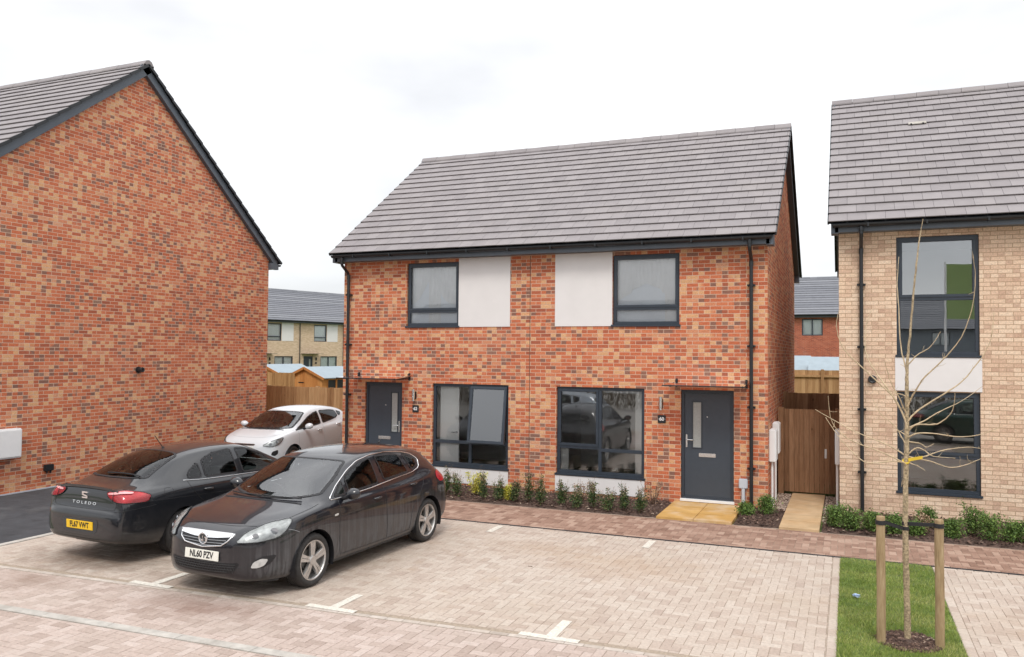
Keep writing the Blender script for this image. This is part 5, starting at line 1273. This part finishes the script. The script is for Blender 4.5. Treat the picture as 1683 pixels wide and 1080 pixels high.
        mb.build('steering_wheel', MT['seat'], s.root, world=False, smooth=True)
    def plate(s, x, z, txt, mat, facing, tilt=0, w_=.52, h=.111):
        txt = txt or ' '
        X_ = s.X(x); M4 = Matrix.Translation((X_, 0, z)) @ Matrix.Rotation(0 if facing > 0 else pi, 4, 'Z') @ Matrix.Rotation(R(tilt), 4, 'Y')
        mb = MB(); mb.bev(-.006, .006, -w_/2, w_/2, -h/2, h/2, .003); mb.xf(M4); p = mb.build('number_plate', mat, s.root, world=False)
        # letters face +x: text x axis -> +y , text y axis -> z
        B = Matrix(((0, 0, 1, 0), (1, 0, 0, 0), (0, 1, 0, 0), (0, 0, 0, 1)))
        mb = MB(); text_mesh(mb, txt, .106, M4 @ Matrix.Translation((.0072, 0, -.001)) @ B, .0008, 0, .0028, sx=.80)
        for yy in (-.235, .235): pass
        if mb.v: mb.build('plate_text', MT['ink'], p, world=False)
        return p, M4 @ B

ASTRA = [(.00,.40,.30,.48,.54,.28,.58,.20,.60,.61), (.02,.29,.46,.46,.60,.44,.66,.32,.69,.70), (.07,.23,.59,.46,.62,.55,.70,.40,.75,.76), (.16,.20,.69,.48,.64,.64,.755,.46,.805,.815), (.30,.19,.785,.50,.68,.735,.81,.53,.85,.865),
 (.50,.17,.875,.52,.74,.82,.865,.60,.90,.915), (.75,.17,.895,.54,.80,.84,.91,.62,.94,.955), (1.00,.17,.90,.55,.83,.84,.935,.64,.97,.99), (1.15,.17,.90,.56,.85,.835,.95,.68,1.01,1.035), (1.35,.17,.90,.56,.86,.825,.955,.70,1.09,1.15),
 (1.6,.17,.90,.57,.87,.815,.96,.67,1.21,1.28), (1.85,.17,.90,.57,.875,.81,.965,.635,1.315,1.39), (2.05,.17,.90,.57,.88,.81,.97,.61,1.385,1.46), (2.35,.17,.90,.57,.885,.81,.98,.605,1.425,1.50), (2.8,.17,.90,.57,.89,.805,.995,.60,1.435,1.51),
 (3.2,.17,.90,.57,.90,.80,1.015,.595,1.415,1.495), (3.55,.18,.90,.57,.91,.80,1.045,.585,1.375,1.46), (3.85,.19,.895,.57,.91,.79,1.07,.57,1.315,1.405), (4.0,.20,.88,.57,.90,.77,1.06,.575,1.21,1.29), (4.15,.22,.86,.56,.87,.74,1.0,.58,1.08,1.13),
 (4.28,.24,.82,.55,.83,.70,.90,.50,.93,.955), (4.37,.28,.75,.54,.78,.64,.82,.45,.84,.855), (4.41,.34,.62,.52,.70,.5,.73,.4,.745,.755), (4.42,.42,.42,.50,.60,.35,.62,.25,.635,.64)]
TOLEDO = [(.0,.38,.30,.46,.52,.28,.56,.2,.58,.59), (.03,.27,.52,.46,.60,.48,.65,.32,.68,.69), (.10,.22,.66,.47,.63,.60,.71,.42,.76,.77), (.22,.20,.74,.48,.66,.68,.77,.48,.82,.83), (.42,.19,.80,.5,.70,.75,.83,.54,.87,.885),
 (.7,.19,.835,.53,.78,.79,.89,.58,.92,.94), (1.0,.19,.845,.55,.82,.79,.92,.6,.965,.985), (1.2,.19,.85,.56,.84,.785,.935,.64,1.01,1.04), (1.45,.19,.85,.57,.85,.775,.945,.655,1.11,1.17), (1.75,.19,.85,.57,.86,.765,.955,.61,1.24,1.32),
 (2.0,.19,.85,.57,.865,.76,.96,.575,1.335,1.415), (2.3,.19,.85,.57,.87,.76,.965,.555,1.375,1.455), (2.7,.19,.85,.57,.875,.76,.975,.55,1.375,1.46), (3.1,.19,.85,.57,.88,.755,.985,.54,1.34,1.43), (3.4,.19,.85,.57,.885,.745,.995,.53,1.275,1.365),
 (3.7,.19,.85,.57,.885,.73,.998,.52,1.18,1.25), (3.95,.20,.845,.57,.88,.715,.99,.52,1.075,1.12), (4.15,.23,.82,.57,.875,.695,.975,.50,1.01,1.035), (4.30,.26,.785,.57,.87,.67,.965,.48,.998,1.018), (4.375,.28,.75,.56,.86,.645,.95,.45,.995,1.018), (4.405,.29,.735,.55,.80,.635,.90,.44,.94,.955), (4.420,.30,.73,.54,.64,.64,.72,.43,.745,.755), (4.455,.31,.69,.52,.62,.60,.695,.40,.712,.718), (4.478,.34,.60,.50,.58,.51,.655,.36,.672,.677), (4.486,.40,.45,.48,.54,.38,.60,.30,.615,.62)]
FIESTA = [(.0,.36,.30,.44,.50,.28,.55,.2,.57,.58), (.03,.25,.52,.45,.60,.48,.66,.3,.69,.70), (.10,.21,.66,.46,.64,.60,.73,.4,.77,.785), (.22,.19,.75,.48,.68,.70,.79,.46,.845,.86), (.42,.18,.81,.50,.74,.76,.86,.5,.91,.925),
 (.65,.18,.845,.52,.79,.79,.91,.56,.965,.98), (.85,.18,.855,.54,.83,.79,.94,.62,1.01,1.03), (1.05,.18,.86,.55,.86,.785,.96,.66,1.075,1.12), (1.3,.18,.86,.55,.87,.78,.975,.65,1.19,1.255), (1.55,.18,.86,.56,.88,.775,.985,.61,1.30,1.37),
 (1.8,.18,.86,.56,.885,.77,.995,.58,1.375,1.445), (2.1,.18,.86,.56,.89,.765,1.01,.57,1.40,1.475), (2.5,.18,.86,.57,.90,.76,1.03,.565,1.40,1.478), (2.9,.18,.86,.57,.91,.75,1.06,.555,1.38,1.455), (3.3,.18,.86,.57,.92,.74,1.09,.54,1.33,1.41),
 (3.55,.19,.85,.57,.92,.73,1.11,.535,1.26,1.34), (3.68,.20,.84,.56,.90,.70,1.07,.54,1.15,1.19), (3.80,.22,.80,.55,.88,.66,.99,.52,1.03,1.05), (3.89,.26,.74,.54,.80,.60,.90,.45,.92,.93), (3.94,.32,.60,.52,.70,.48,.78,.35,.80,.81), (3.95,.40,.42,.50,.60,.35,.66,.25,.68,.69)]
def sym(pts): return [(x, y, z) for x, y, z in pts]+[(x, -y, z) for x, y, z in pts[::-1] if abs(y) > 1e-6]
def glasses(c, wind, rear, sides, gm='cglass_d', wm='cwind'):
    c.patch(sym(wind), (-.55, 0, -.83), .004, .07, 1, name='windscreen', mat=MT[wm], cut=.02, frit=.035)
    c.patch(sym(rear), (.5, 0, -.86), .004, .07, 1, name='rear_window', mat=MT[gm], cut=.02, frit=.03)
    for sd in sides:
        for mr in (False, True): c.patch(sd, (0, -1, 0), .003, .06, 1, mr, 'side_window', MT[gm if sd[0][0] > 2.15 else 'cglass'], cut=.010, frit=.024)
def both(fn):
    for mr in (False, True): fn(mr)
SD = (0, -1, 0)
# ---- near black hatchback
a = Car('parked_car', 4.419, ASTRA, (.93, 3.615), .325, .905, MT['p_black'], (-3.845, -6.252), R(-92.5), 'dusty black hatchback facing the camera, nearest of the parked cars', .372); a.cuts = []
glasses(a, [(1.02, 0, .99), (1.07, .35, 1.0), (1.17, .58, 1.02), (1.28, .70, 1.04), (1.6, .655, 1.22), (1.98, .545, 1.40), (1.92, .3, 1.42), (1.90, 0, 1.43)],
        [(3.98, 0, 1.31), (3.97, .35, 1.29), (3.99, .52, 1.22), (4.10, .58, 1.10), (4.19, .56, 1.04), (4.22, 0, 1.05)],
        [[(1.40, .79, 1.0), (1.66, .79, 1.0), (1.68, .68, 1.19), (1.58, .70, 1.13)], [(1.72, .79, 1.005), (2.42, .78, 1.04), (2.42, .61, 1.40), (2.15, .62, 1.365), (1.90, .645, 1.28), (1.74, .67, 1.21)],
         [(2.56, .78, 1.06), (3.22, .77, 1.095), (3.12, .61, 1.375), (2.85, .60, 1.40), (2.53, .60, 1.41)], [(3.32, .77, 1.105), (3.48, .74, 1.15), (3.53, .67, 1.25), (3.44, .63, 1.32), (3.22, .61, 1.37)]])
dlo = [(1.30, .79, .985), (1.55, .72, 1.135), (1.86, .65, 1.285), (2.12, .62, 1.375), (2.45, .60, 1.42), (2.85, .59, 1.425), (3.2, .60, 1.39), (3.48, .63, 1.33), (3.60, .67, 1.24), (3.52, .74, 1.13), (3.3, .77, 1.085), (2.8, .78, 1.055), (2.2, .79, 1.01), (1.6, .80, .985)]
both(lambda mr: a.patch(dlo, SD, .004, .08, 1, mr, None, None, trim=(.0075, MT['trimch'], 'window_trim')))
def lamps(c, out, inner, d, lensoff=.020, name='headlight', reflm='refl', lensm='lens', bulbs=()):
    for mr in (False, True):
        h = c.patch(out, d, .008, .03, 1, mr, name, MT[reflm], trim=(.006, MT['grille'], 'lamp_seal'))
        c.patch(out, d, lensoff, .03, 1, mr, 'lens', MT[lensm], parent=h)
        for (p, r_) in bulbs:
            q = (p[0], -p[1], p[2]) if mr else p; d2 = Vector((d[0], -d[1] if mr else d[1], d[2])).normalized(); hp = c.hit(Vector((c.X(q[0]), q[1], q[2])), d2, .008)
            mb = MB(); mb.tube([hp, hp-d2*.006], r_, 18); mb.tube([hp-d2*.006, hp-d2*.010], r_*.72, 18); mb.build('bulb', MT['satin'], h, world=False)
lamps(a, [(.05, .44, .67), (.14, .53, .775), (.33, .66, .85), (.56, .80, .885), (.58, .83, .87), (.46, .845, .77), (.34, .83, .705), (.16, .73, .675)], None, (-.7, -.7, 0), bulbs=[((.17, .64, .735), .038), ((.33, .77, .78), .042)])
gp = [(.08, -.41, .757), (.08, .41, .757), (.03, .36, .68), (.01, .28, .628), (0, 0, .595), (.01, -.28, .628), (.03, -.36, .68)]
gr_ = a.patch(gp, (-1, 0, 0), .004, .05, 0, False, 'front_grille', MT['grille'], trim=(.009, MT['trimch'], 'grille_trim'))
a.patch([(.08, -.40, .756), (.08, .40, .756), (.05, .37, .722), (.02, .15, .700), (.01, 0, .694), (.02, -.15, .700), (.05, -.37, .722)], (-1, 0, 0), .012, .05, 0, False, 'grille_bar', MT['trimch'], parent=gr_)
for k, z in enumerate((.615, .645, .675)):
    hw_ = (.22, .30, .34)[k]; a.line([(.02, -hw_, z+.01), (.01, 0, z), (.02, hw_, z+.01)], (-1, 0, 0), .004, MT['satin'], 'grille_slat', off=.008, parent=gr_)
e0 = a.hit(Vector((a.X(.01), 0, .685)), Vector((-1, 0, 0)), .012); nx_ = Vector((1, 0, .12)).normalized()
mb = MB(); mb.tube([e0+Vector((.006, .062*math.cos(t), .062*math.sin(t))) for t in np.linspace(0, 2*pi, 33)[:-1]], .0085, 8, closed=True)
mb.disc(e0-Vector((.004, 0, 0)), (1, 0, 0), .060, 28, 0, .006)
def tri(mb, P, x, m=0):
    n = len(P); mb.mesh([(e0.x+x+.004, e0.y+p, e0.z+q) for p, q in P]+[(e0.x+x, e0.y+p, e0.z+q) for p, q in P], [tuple(range(n))]+[(n+i, n+(i+1) % n, (i+1) % n, i) for i in range(n)], m)
tri(mb, [(-.052, .012), (-.030, .040), (.000, .050), (-.012, .030), (-.028, .016), (-.022, -.004), (-.006, -.018), (-.030, -.012)], .004, 1); tri(mb, [(.004, .045), (.036, .034), (.052, .008), (.034, .020), (.016, .020), (.010, .006), (.026, -.010), (.018, -.040), (-.004, -.056), (-.018, -.050), (.006, -.034), (.004, -.014), (-.006, .004), (-.002, .028)], .004, 1)
mb.build('badge', [MT['trimch'], MT['trim']], gr_, world=False)
lg = a.patch([(.03, -.53, .45), (.03, -.3, .43), (.02, 0, .42), (.03, .3, .43), (.03, .53, .45), (.02, .45, .33), (.02, .25, .30), (.02, 0, .29), (.02, -.25, .30), (.02, -.45, .33)], (-1, 0, 0), .003, .05, 1, False, 'lower_grille', MT['grille'])
for k, z in enumerate((.325, .355, .385, .412)): hw_ = (.36, .44, .47, .48)[k]; a.line([(.02, -hw_, z+.012), (.01, 0, z), (.02, hw_, z+.012)], (-1, 0, 0), .0035, MT['trim'], 'grille_slat', off=.007, parent=lg)
mb = MB()
for i in range(-11, 12):
    for k in range(3):
        y = i*.04+(k % 2)*.02; p = a.hit(Vector((a.X(.01), y, .327+.03*k)), Vector((-1, 0, 0)), .006); q = a.hit(Vector((a.X(.01), y, .357+.03*k)), Vector((-1, 0, 0)), .006); mb.tube([p, q], .003, 4)
mb.build('grille_slat', MT['trim'], lg, world=False)
for mr in (False, True):
    fg = a.patch([(.09, .63, .385), (.10, .67, .47), (.17, .75, .51), (.33, .83, .515), (.26, .81, .43), (.18, .75, .38)], (-.7, -.7, 0), .003, .04, 1, mr, 'fog_lamp_recess', MT['grille'])
    a.patch([(.09, .645, .39), (.10, .68, .455), (.16, .745, .49), (.23, .785, .475), (.19, .765, .41), (.14, .72, .385)], (-.7, -.7, 0), .009, .03, 1, mr, 'fog_lamp', MT['refl'], parent=fg)
    a.line([(.19, 0, .83), (.19, .25, .83), (.23, .45, .83), (.30, .62, .845), (.5, .75, .88), (.8, .79, .93), (1.12, .78, .965)], (-.3, 0, -1), .003, mirror=mr)
    a.line([(.50, .845, .78), (.58, .875, .755), (.66, .89, .72)], SD, .003, MT['satin'], mirror=mr)
    a.line([(1.44, .80, .97), (1.45, .86, .90), (1.42, .9, .75), (1.41, .9, .5), (1.45, .88, .3)], SD, mirror=mr)
    a.line([(2.48, .79, 1.03), (2.48, .86, .92), (2.48, .9, .75), (2.49, .9, .5), (2.51, .88, .29)], SD, mirror=mr)
    a.line([(3.46, .78, 1.08), (3.50, .84, .97), (3.40, .88, .82), (3.24, .9, .68), (3.14, .9, .55), (3.10, .88, .3)], SD, mirror=mr)
    a.line([(1.45, .88, .285), (2.3, .89, .275), (3.10, .88, .285)], SD, mirror=mr)
    a.line([(.38, .86, .70), (1.0, .9, .74), (2.0, .9, .80), (3.0, .9, .85), (3.8, .88, .90)], SD, .0012, a.paint, 'body_crease', mirror=mr)
    a.line([(1.30, .86, .21), (2.2, .875, .20), (3.2, .86, .21)], SD, .022, MT['trim'], 'sill_strip', mirror=mr, off=-.004)
    a.line([(.30, .80, .20), (.12, .68, .19), (.06, .5, .185), (.03, .25, .18), (.02, 0, .178)], (-.7, -.3, 0), .016, MT['trim'], 'bumper_lip', mirror=mr, off=.002)
    a.patch([(3.93, .83, 1.03), (4.08, .80, 1.04), (4.19, .78, .95), (4.16, .82, .87), (3.99, .87, .86), (3.86, .86, .95)], (.5, -.85, 0), .006, .04, 2, mr, 'tail_lamp', MT['red'])
    for zx, zz, yy in ((2.27, .875, .88), (3.20, .935, .87)): a.handle(zx, zz, yy, -1 if mr else 1, a.paint)
    a.mirror_(1.56, .985, 1.045, a.paint, -1 if mr else 1)
    a.patch([(1.31, .9, .815), (1.39, .9, .822), (1.39, .9, .795), (1.31, .9, .790)], SD, .006, .02, 1, mr, 'side_repeater', MT['refl'])
a.line([(1.07, .55, 1.015), (1.04, .2, 1.005), (1.05, -.05, 1.01)], (-.55, 0, -.83), .009, MT['grille'], 'wiper', off=.022); a.line([(1.09, -.60, 1.02), (1.045, -.35, 1.01), (1.03, -.05, 1.005)], (-.55, 0, -.83), .009, MT['grille'], 'wiper', off=.022)
a.line([(.98, -.62, .99), (.955, 0, .985), (.98, .62, .99)], (-.3, 0, -1), .014, MT['grille'], 'scuttle', off=-.002)
mb = MB(); p = a.hit(Vector((a.X(3.55), 0, 1.46)), Vector((0, 0, -1)), 0); mb.tube([p, p+Vector((-.03, 0, .025)), p+Vector((-.06, 0, .06))], [.018, .010, .004], 8); mb.build('aerial', MT['grille'], a.root, world=False)
a.plate(-.012, .505, 'NL60 PZV', MT['platew'], 1, -4)
a.wheels4(spokes=5, style='wide', tyre_h=.088); a.cabin([2.0, 2.85], (1.15, 1.55), .93, -1); a.finish()
# ---- dark saloon seen from behind
t_ = Car('parked_car', 4.482, TOLEDO, (.87, 3.472), .312, .853, MT['p_dark'], (-6.46, -5.70), R(87.18), 'dark saloon parked tail out beside the blank gable wall', .352); t_.cuts = []
glasses(t_, [(1.08, 0, 1.0), (1.12, .35, 1.0), (1.22, .58, 1.02), (1.33, .66, 1.04), (1.6, .62, 1.20), (1.95, .51, 1.36), (1.90, .3, 1.38), (1.88, 0, 1.39)],
        [(3.25, 0, 1.40), (3.24, .36, 1.38), (3.30, .46, 1.34), (3.6, .50, 1.21), (3.90, .55, 1.09), (4.0, .35, 1.09), (4.03, 0, 1.09)],
        [[(3.34, .72, 1.03), (3.28, .66, 1.13), (3.06, .61, 1.235), (3.07, .73, 1.015)], [(2.36, .76, .99), (3.02, .745, 1.01), (3.00, .61, 1.255), (2.74, .57, 1.335), (2.37, .56, 1.365)],
         [(1.43, .77, .965), (2.27, .76, .985), (2.28, .56, 1.365), (2.02, .58, 1.335), (1.75, .63, 1.24), (1.52, .70, 1.09)]], gm='cglass')
lamps(t_, [(4.41, .42, .955), (4.39, .45, .975), (4.24, .57, .985), (4.12, .73, .955), (4.04, .80, .915), (4.03, .81, .895), (4.09, .82, .825), (4.34, .72, .835), (4.42, .60, .845), (4.43, .48, .895)], None, (.72, -.69, 0), .018, 'tail_lamp', 'red', 'lens2')
for mr in (False, True):
    t_.patch([(4.40, .45, .955), (4.27, .56, .968), (4.18, .66, .955), (4.19, .66, .938), (4.30, .58, .945), (4.41, .47, .935)], (.72, -.69, 0), .022, .02, 1, mr, 'tail_lamp_band', MT['redb'])
    t_.line([(4.36, .52, .985), (4.40, .545, .91), (4.41, .555, .845)], (.72, -.69, 0), .004, mirror=mr, off=.02)
    t_.line([(4.32, .545, .995), (4.40, .575, .93), (4.41, .60, .85), (4.42, .60, .77), (4.43, .52, .735), (4.43, 0, .73)], (1, -.1, 0), .003, mirror=mr)
    t_.line([(4.475, .63, .72), (4.38, .74, .74), (4.2, .82, .755), (3.98, .85, .77)], (.7, -.7, 0), .003, mirror=mr)
    t_.line([(1.36, .80, .945), (2.2, .78, .962), (3.0, .765, .985), (3.42, .74, 1.015)], SD, .007, MT['trimch'], 'window_trim', mirror=mr, off=.003)
    t_.line([(1.32, .80, .93), (1.36, .84, .8), (1.34, .85, .55), (1.38, .84, .3)], SD, mirror=mr); t_.line([(2.32, .77, .97), (2.33, .84, .85), (2.34, .85, .55), (2.36, .84, .28)], SD, mirror=mr)
    t_.line([(3.36, .73, 1.01), (3.33, .81, .90), (3.2, .845, .75), (3.05, .85, .6), (3.0, .84, .3)], SD, mirror=mr); t_.line([(1.38, .83, .27), (2.2, .845, .265), (3.0, .83, .27)], SD, mirror=mr)
    t_.line([(.4, .82, .66), (1.3, .85, .72), (2.4, .85, .76), (3.4, .85, .80), (4.05, .83, .83)], SD, .0015, t_.paint, 'body_crease', mirror=mr)
    for zx, zz in ((2.12, .84), (3.03, .855)): t_.handle(zx, zz, .85, -1 if mr else 1, t_.paint)
    t_.mirror_(1.52, .92, 1.02, t_.paint, -1 if mr else 1)
    t_.line([(.30, .78, .845), (.55, .74, .88), (.9, .74, .93), (1.2, .74, .96)], (-.2, 0, -1), .003, mirror=mr)
    t_.patch([(.09, .42, .64), (.16, .6, .72), (.40, .76, .80), (.52, .81, .80), (.40, .80, .70), (.18, .68, .64)], (-.7, -.7, 0), .005, .05, 1, mr, 'headlight', MT['refl'])
t_.patch([(.02, -.35, .66), (.02, .35, .66), (.01, .3, .57), (.01, -.3, .57)], (-1, 0, 0), .004, .05, 1, False, 'front_grille', MT['grille'])
t_.line([(3.68, .80, .955), (3.78, .79, .955), (3.80, .83, .87), (3.66, .84, .87), (3.66, .81, .95)], SD, .0025, mirror=True, name='fuel_flap')
mb = MB(); pr = [t_.hit(Vector((t_.X(4.36), y, 1.0)), Vector((.3, 0, -1)), 0) for y in np.linspace(-.60, .60, 15)]
for i in range(14):
    p, q = pr[i], pr[i+1]; mb.mesh([p+Vector((.05, 0, .0)), q+Vector((.05, 0, .0)), q+Vector((-.035, 0, .022)), p+Vector((-.035, 0, .022)), q+Vector((-.035, 0, -.012)), p+Vector((-.035, 0, -.012))], [(0, 3, 2, 1), (3, 5, 4, 2)])
mb.build('boot_spoiler', t_.paint, t_.root, world=False)
bk_ = t_.patch([(4.48, -.36, .60), (4.48, .36, .60), (4.48, .32, .42), (4.48, -.32, .42)], (1, 0, 0), .003, .06, 1, False, 'plate_recess', MT['trim'])
t_.patch([(4.46, -.58, .36), (4.48, -.3, .345), (4.48, .3, .345), (4.46, .58, .36), (4.44, .62, .275), (4.46, 0, .26), (4.44, -.62, .275)], (1, 0, 0), .004, .06, 1, False, 'diffuser', MT['trim'])
t_.line([(3.95, .14, 1.115), (3.93, -.15, 1.12), (3.92, -.46, 1.105)], (.5, 0, -.86), .010, MT['grille'], 'rear_wiper', off=.022)
mb = MB(); p = t_.hit(Vector((t_.X(3.14), 0, 1.42)), Vector((0, 0, -1)), 0); mb.tube([p-Vector((0, 0, .01)), p+Vector((0, 0, .02))], [.026, .016], 10); mb.tube([p, p+Vector((-.12, 0, .15)), p+Vector((-.155, 0, .195))], [.006, .005, .005], 6); mb.build('aerial', MT['grille'], t_.root, world=False)
tp_, TM = t_.plate(4.492, .515, 'FL67 VWT', MT['platey'], -1, 3)
mb = MB(); q = t_.hit(Vector((t_.X(4.47), 0, .80)), Vector((1, 0, 0)), 0)
BR = Matrix(((0, 0, 1, 0), (1, 0, 0, 0), (0, 1, 0, 0), (0, 0, 0, 1)))
zt0 = t_.hit(Vector((t_.X(4.44), 0, .82)), Vector((1, 0, 0)), 0); zt1 = t_.hit(Vector((t_.X(4.44), 0, .77)), Vector((1, 0, 0)), 0); tl = math.degrees(math.atan2(zt0.x-zt1.x, .05))
text_mesh(mb, 'T O L E D O', .052, Matrix.Translation((q.x-.006, 0, .80)) @ Matrix.Rotation(pi, 4, 'Z') @ Matrix.Rotation(-R(tl), 4, 'Y') @ BR, .003, 0, .0005, sx=1.7); mb.build('boot_lettering', MT['trimch'], t_.root, world=False)
mb = MB(); q = t_.hit(Vector((t_.X(4.43), 0, .905)), Vector((1, 0, 0)), .004)
ES = [[(-.055, .012), (-.055, .045), (.05, .045), (.058, .026), (-.022, .026), (-.022, .012)], [(-.055, .008), (-.020, .008), (.030, -.004), (.055, -.010), (.055, -.022), (.022, -.022), (-.055, -.004)], [(.055, -.026), (.055, -.045), (-.05, -.045), (-.058, -.028), (.022, -.028), (.022, -.026)]]
for P_ in ES:
    n = len(P_); mb.mesh([(q.x-.016, -p, q.z+z_) for p, z_ in P_]+[(q.x+.006, -p, q.z+z_) for p, z_ in P_], [tuple(range(n))]+[(i, n+i, n+(i+1) % n, (i+1) % n) for i in range(n)])
mb.build('badge', MT['trimch'], t_.root, world=False)
t_.wheels4(spokes=5, style='split', tyre_h=.11); t_.cabin([1.95, 2.75], (1.2, 1.6), .90, -1); t_.finish()
# ---- pale silver hatchback
f_ = Car('parked_car', 3.95, FIESTA, (.80, 3.29), .30, .861, MT['p_white'], (-10.29, 1.358), R(-86.2), 'pale silver hatchback by the brown fence behind the dark saloon', .345); f_.cuts = []
glasses(f_, [(.69, 0, .985), (.71, .4, .985), (.80, .60, .99), (.92, .70, 1.0), (1.3, .655, 1.175), (1.63, .57, 1.335), (1.58, .3, 1.365), (1.56, 0, 1.37)],
        [(3.60, 0, 1.30), (3.60, .40, 1.27), (3.66, .52, 1.15), (3.78, .56, 1.02), (3.80, 0, 1.04)],
        [[(.92, .80, .945), (1.26, .72, 1.085), (1.63, .65, 1.24), (1.95, .61, 1.32), (2.14, .59, 1.355), (2.10, .77, 1.03), (1.43, .79, .975)], [(2.18, .77, 1.035), (2.22, .59, 1.36), (2.7, .58, 1.35), (3.0, .585, 1.32), (3.02, .68, 1.17), (2.9, .72, 1.13), (2.66, .74, 1.09)], [(3.06, .585, 1.31), (3.28, .60, 1.26), (3.2, .66, 1.2), (3.07, .69, 1.165)]])
lamps(f_, [(.05, .46, .66), (.12, .60, .73), (.24, .69, .78), (.44, .79, .835), (.38, .79, .76), (.28, .76, .67), (.12, .66, .63)], None, (-.7, -.7, 0), bulbs=[((.13, .64, .69), .035), ((.26, .73, .73), .035)])
f_.patch([(.02, -.40, .50), (.02, .40, .50), (.01, .45, .42), (.02, .38, .32), (.02, -.38, .32), (.01, -.45, .42)], (-1, 0, 0), .004, .05, 1, False, 'lower_grille', MT['grille'])
f_.patch([(.05, -.30, .69), (.05, .30, .69), (.03, .26, .655), (.03, -.26, .655)], (-1, 0, 0), .004, .05, 1, False, 'front_grille', MT['grille'], trim=(.006, MT['trimch'], 'grille_trim'))
for mr in (False, True):
    f_.patch([(.15, .68, .52), (.27, .76, .555), (.27, .76, .46), (.19, .72, .41), (.13, .66, .44)], (-.7, -.7, 0), .004, .04, 1, mr, 'fog_lamp_recess', MT['grille'])
    f_.line([(.17, 0, .84), (.19, .3, .84), (.26, .50, .86), (.5, .68, .90), (.9, .76, .95)], (-.3, 0, -1), .003, MT['satin'], mirror=mr)
    f_.line([(1.0, .80, .94), (1.02, .85, .8), (1.0, .86, .55), (1.05, .85, .28)], SD, .003, MT['satin'], mirror=mr); f_.line([(2.14, .78, 1.0), (2.15, .85, .8), (2.15, .86, .55), (2.17, .85, .27)], SD, .003, MT['satin'], mirror=mr)
    f_.line([(3.1, .76, 1.1), (3.12, .82, .95), (3.02, .85, .78), (2.85, .86, .6), (2.80, .85, .3)], SD, .003, MT['satin'], mirror=mr)
    for zx, zz in ((1.93, .90), (2.86, .975)): f_.handle(zx, zz, .86, -1 if mr else 1, MT['trimch'])
    f_.mirror_(1.27, .95, 1.035, f_.paint, -1 if mr else 1)
    f_.patch([(3.66, .80, 1.08), (3.78, .76, 1.0), (3.82, .78, .88), (3.68, .84, .86), (3.58, .84, .98)], (.5, -.85, 0), .006, .04, 2, mr, 'tail_lamp', MT['red'])
f_.line([(.70, -.6, .99), (.655, 0, .975), (.70, .6, .99)], (-.3, 0, -1), .016, MT['grille'], 'scuttle', off=-.002)
f_.line([(.80, .5, 1.0), (.72, .1, .995), (.70, -.2, .99)], (-.55, 0, -.83), .009, MT['grille'], 'wiper', off=.02)
f_.plate(-.008, .57, None, MT['platew'], 1)
f_.wheels4(spokes=7, style='plain', tyre_h=.11); f_.cabin([1.75, 2.5], (.85, 1.3), .93, -1); f_.finish()

# ---- what the windows reflect: street side behind the camera
def recolour(root, old, new):
    for ch in root.children_recursive:
        for sl in getattr(ch, 'material_slots', []):
            if sl.material == old: sl.link = 'OBJECT'; sl.material = new
c1 = copy_tree(a.root, None, ('plate_text', 'badge')); c1.location = (-7.2, -12.6, 0); c1.rotation_euler.z = R(182); c1['label'] = 'pale blue hatchback across the street, seen only as a reflection in window 60'; recolour(c1, MT['p_black'], MT['p_blue'])
c2 = copy_tree(t_.root, None, ('plate_text', 'badge', 'boot_lettering')); c2.location = (7.2, -14.4, 0); c2.rotation_euler.z = R(2); c2['label'] = 'dark green saloon across the street, seen only as a reflection in the tall window'; recolour(c2, MT['p_dark'], MT['p_green'])
b = MB(); b.face([(-70, -70, -.02), (70, -70, -.02), (70, -14, -.02), (-70, -14, -.02)]); tag(b.build('road', MT['concrete']), kind='structure')
b = MB()
for i in range(16000):
    x = random.uniform(-26, 26); y = -25.6+random.gauss(0, .45); z = random.uniform(0, 2.3)*random.uniform(.6, 1); d = Vector((random.gauss(0, .12), random.gauss(0, .12), random.uniform(.15, .45))); w_ = .022
    b.face([(x-w_, y, z), (x+w_, y, z), Vector((x, y, z))+d], 0, random.random())
tag(b.build('hedge', MT['hedge']), kind='stuff')
far_terrace((-14, -56, 0), pi, (-6, 5), 4.9, (MT['clad'], MT['tile_b']), 'grey clad terrace across the road, seen only mirrored in the upper windows', 0, 'red')
fl = empty('flag_pole', (7.1, -24.5, 0), 0, 'white pole with a tall green flag, seen only mirrored in the tall upper window', 'flag')
b = MB(); b.tube([(0, 0, 0), (0, 0, 7.2)], [.06, .04], 12); b.build('pole', MT['whitepl'], fl, world=False)
b = MB(); n = 8; b.mesh([(.05+1.1*i/n, .05*math.sin(i*.9), z) for z in (4.6, 7.1) for i in range(n+1)], [(i, i+1, n+2+i, n+1+i) for i in range(n)]); b.build('flag_cloth', MT['grn'], fl, world=False, smooth=True)
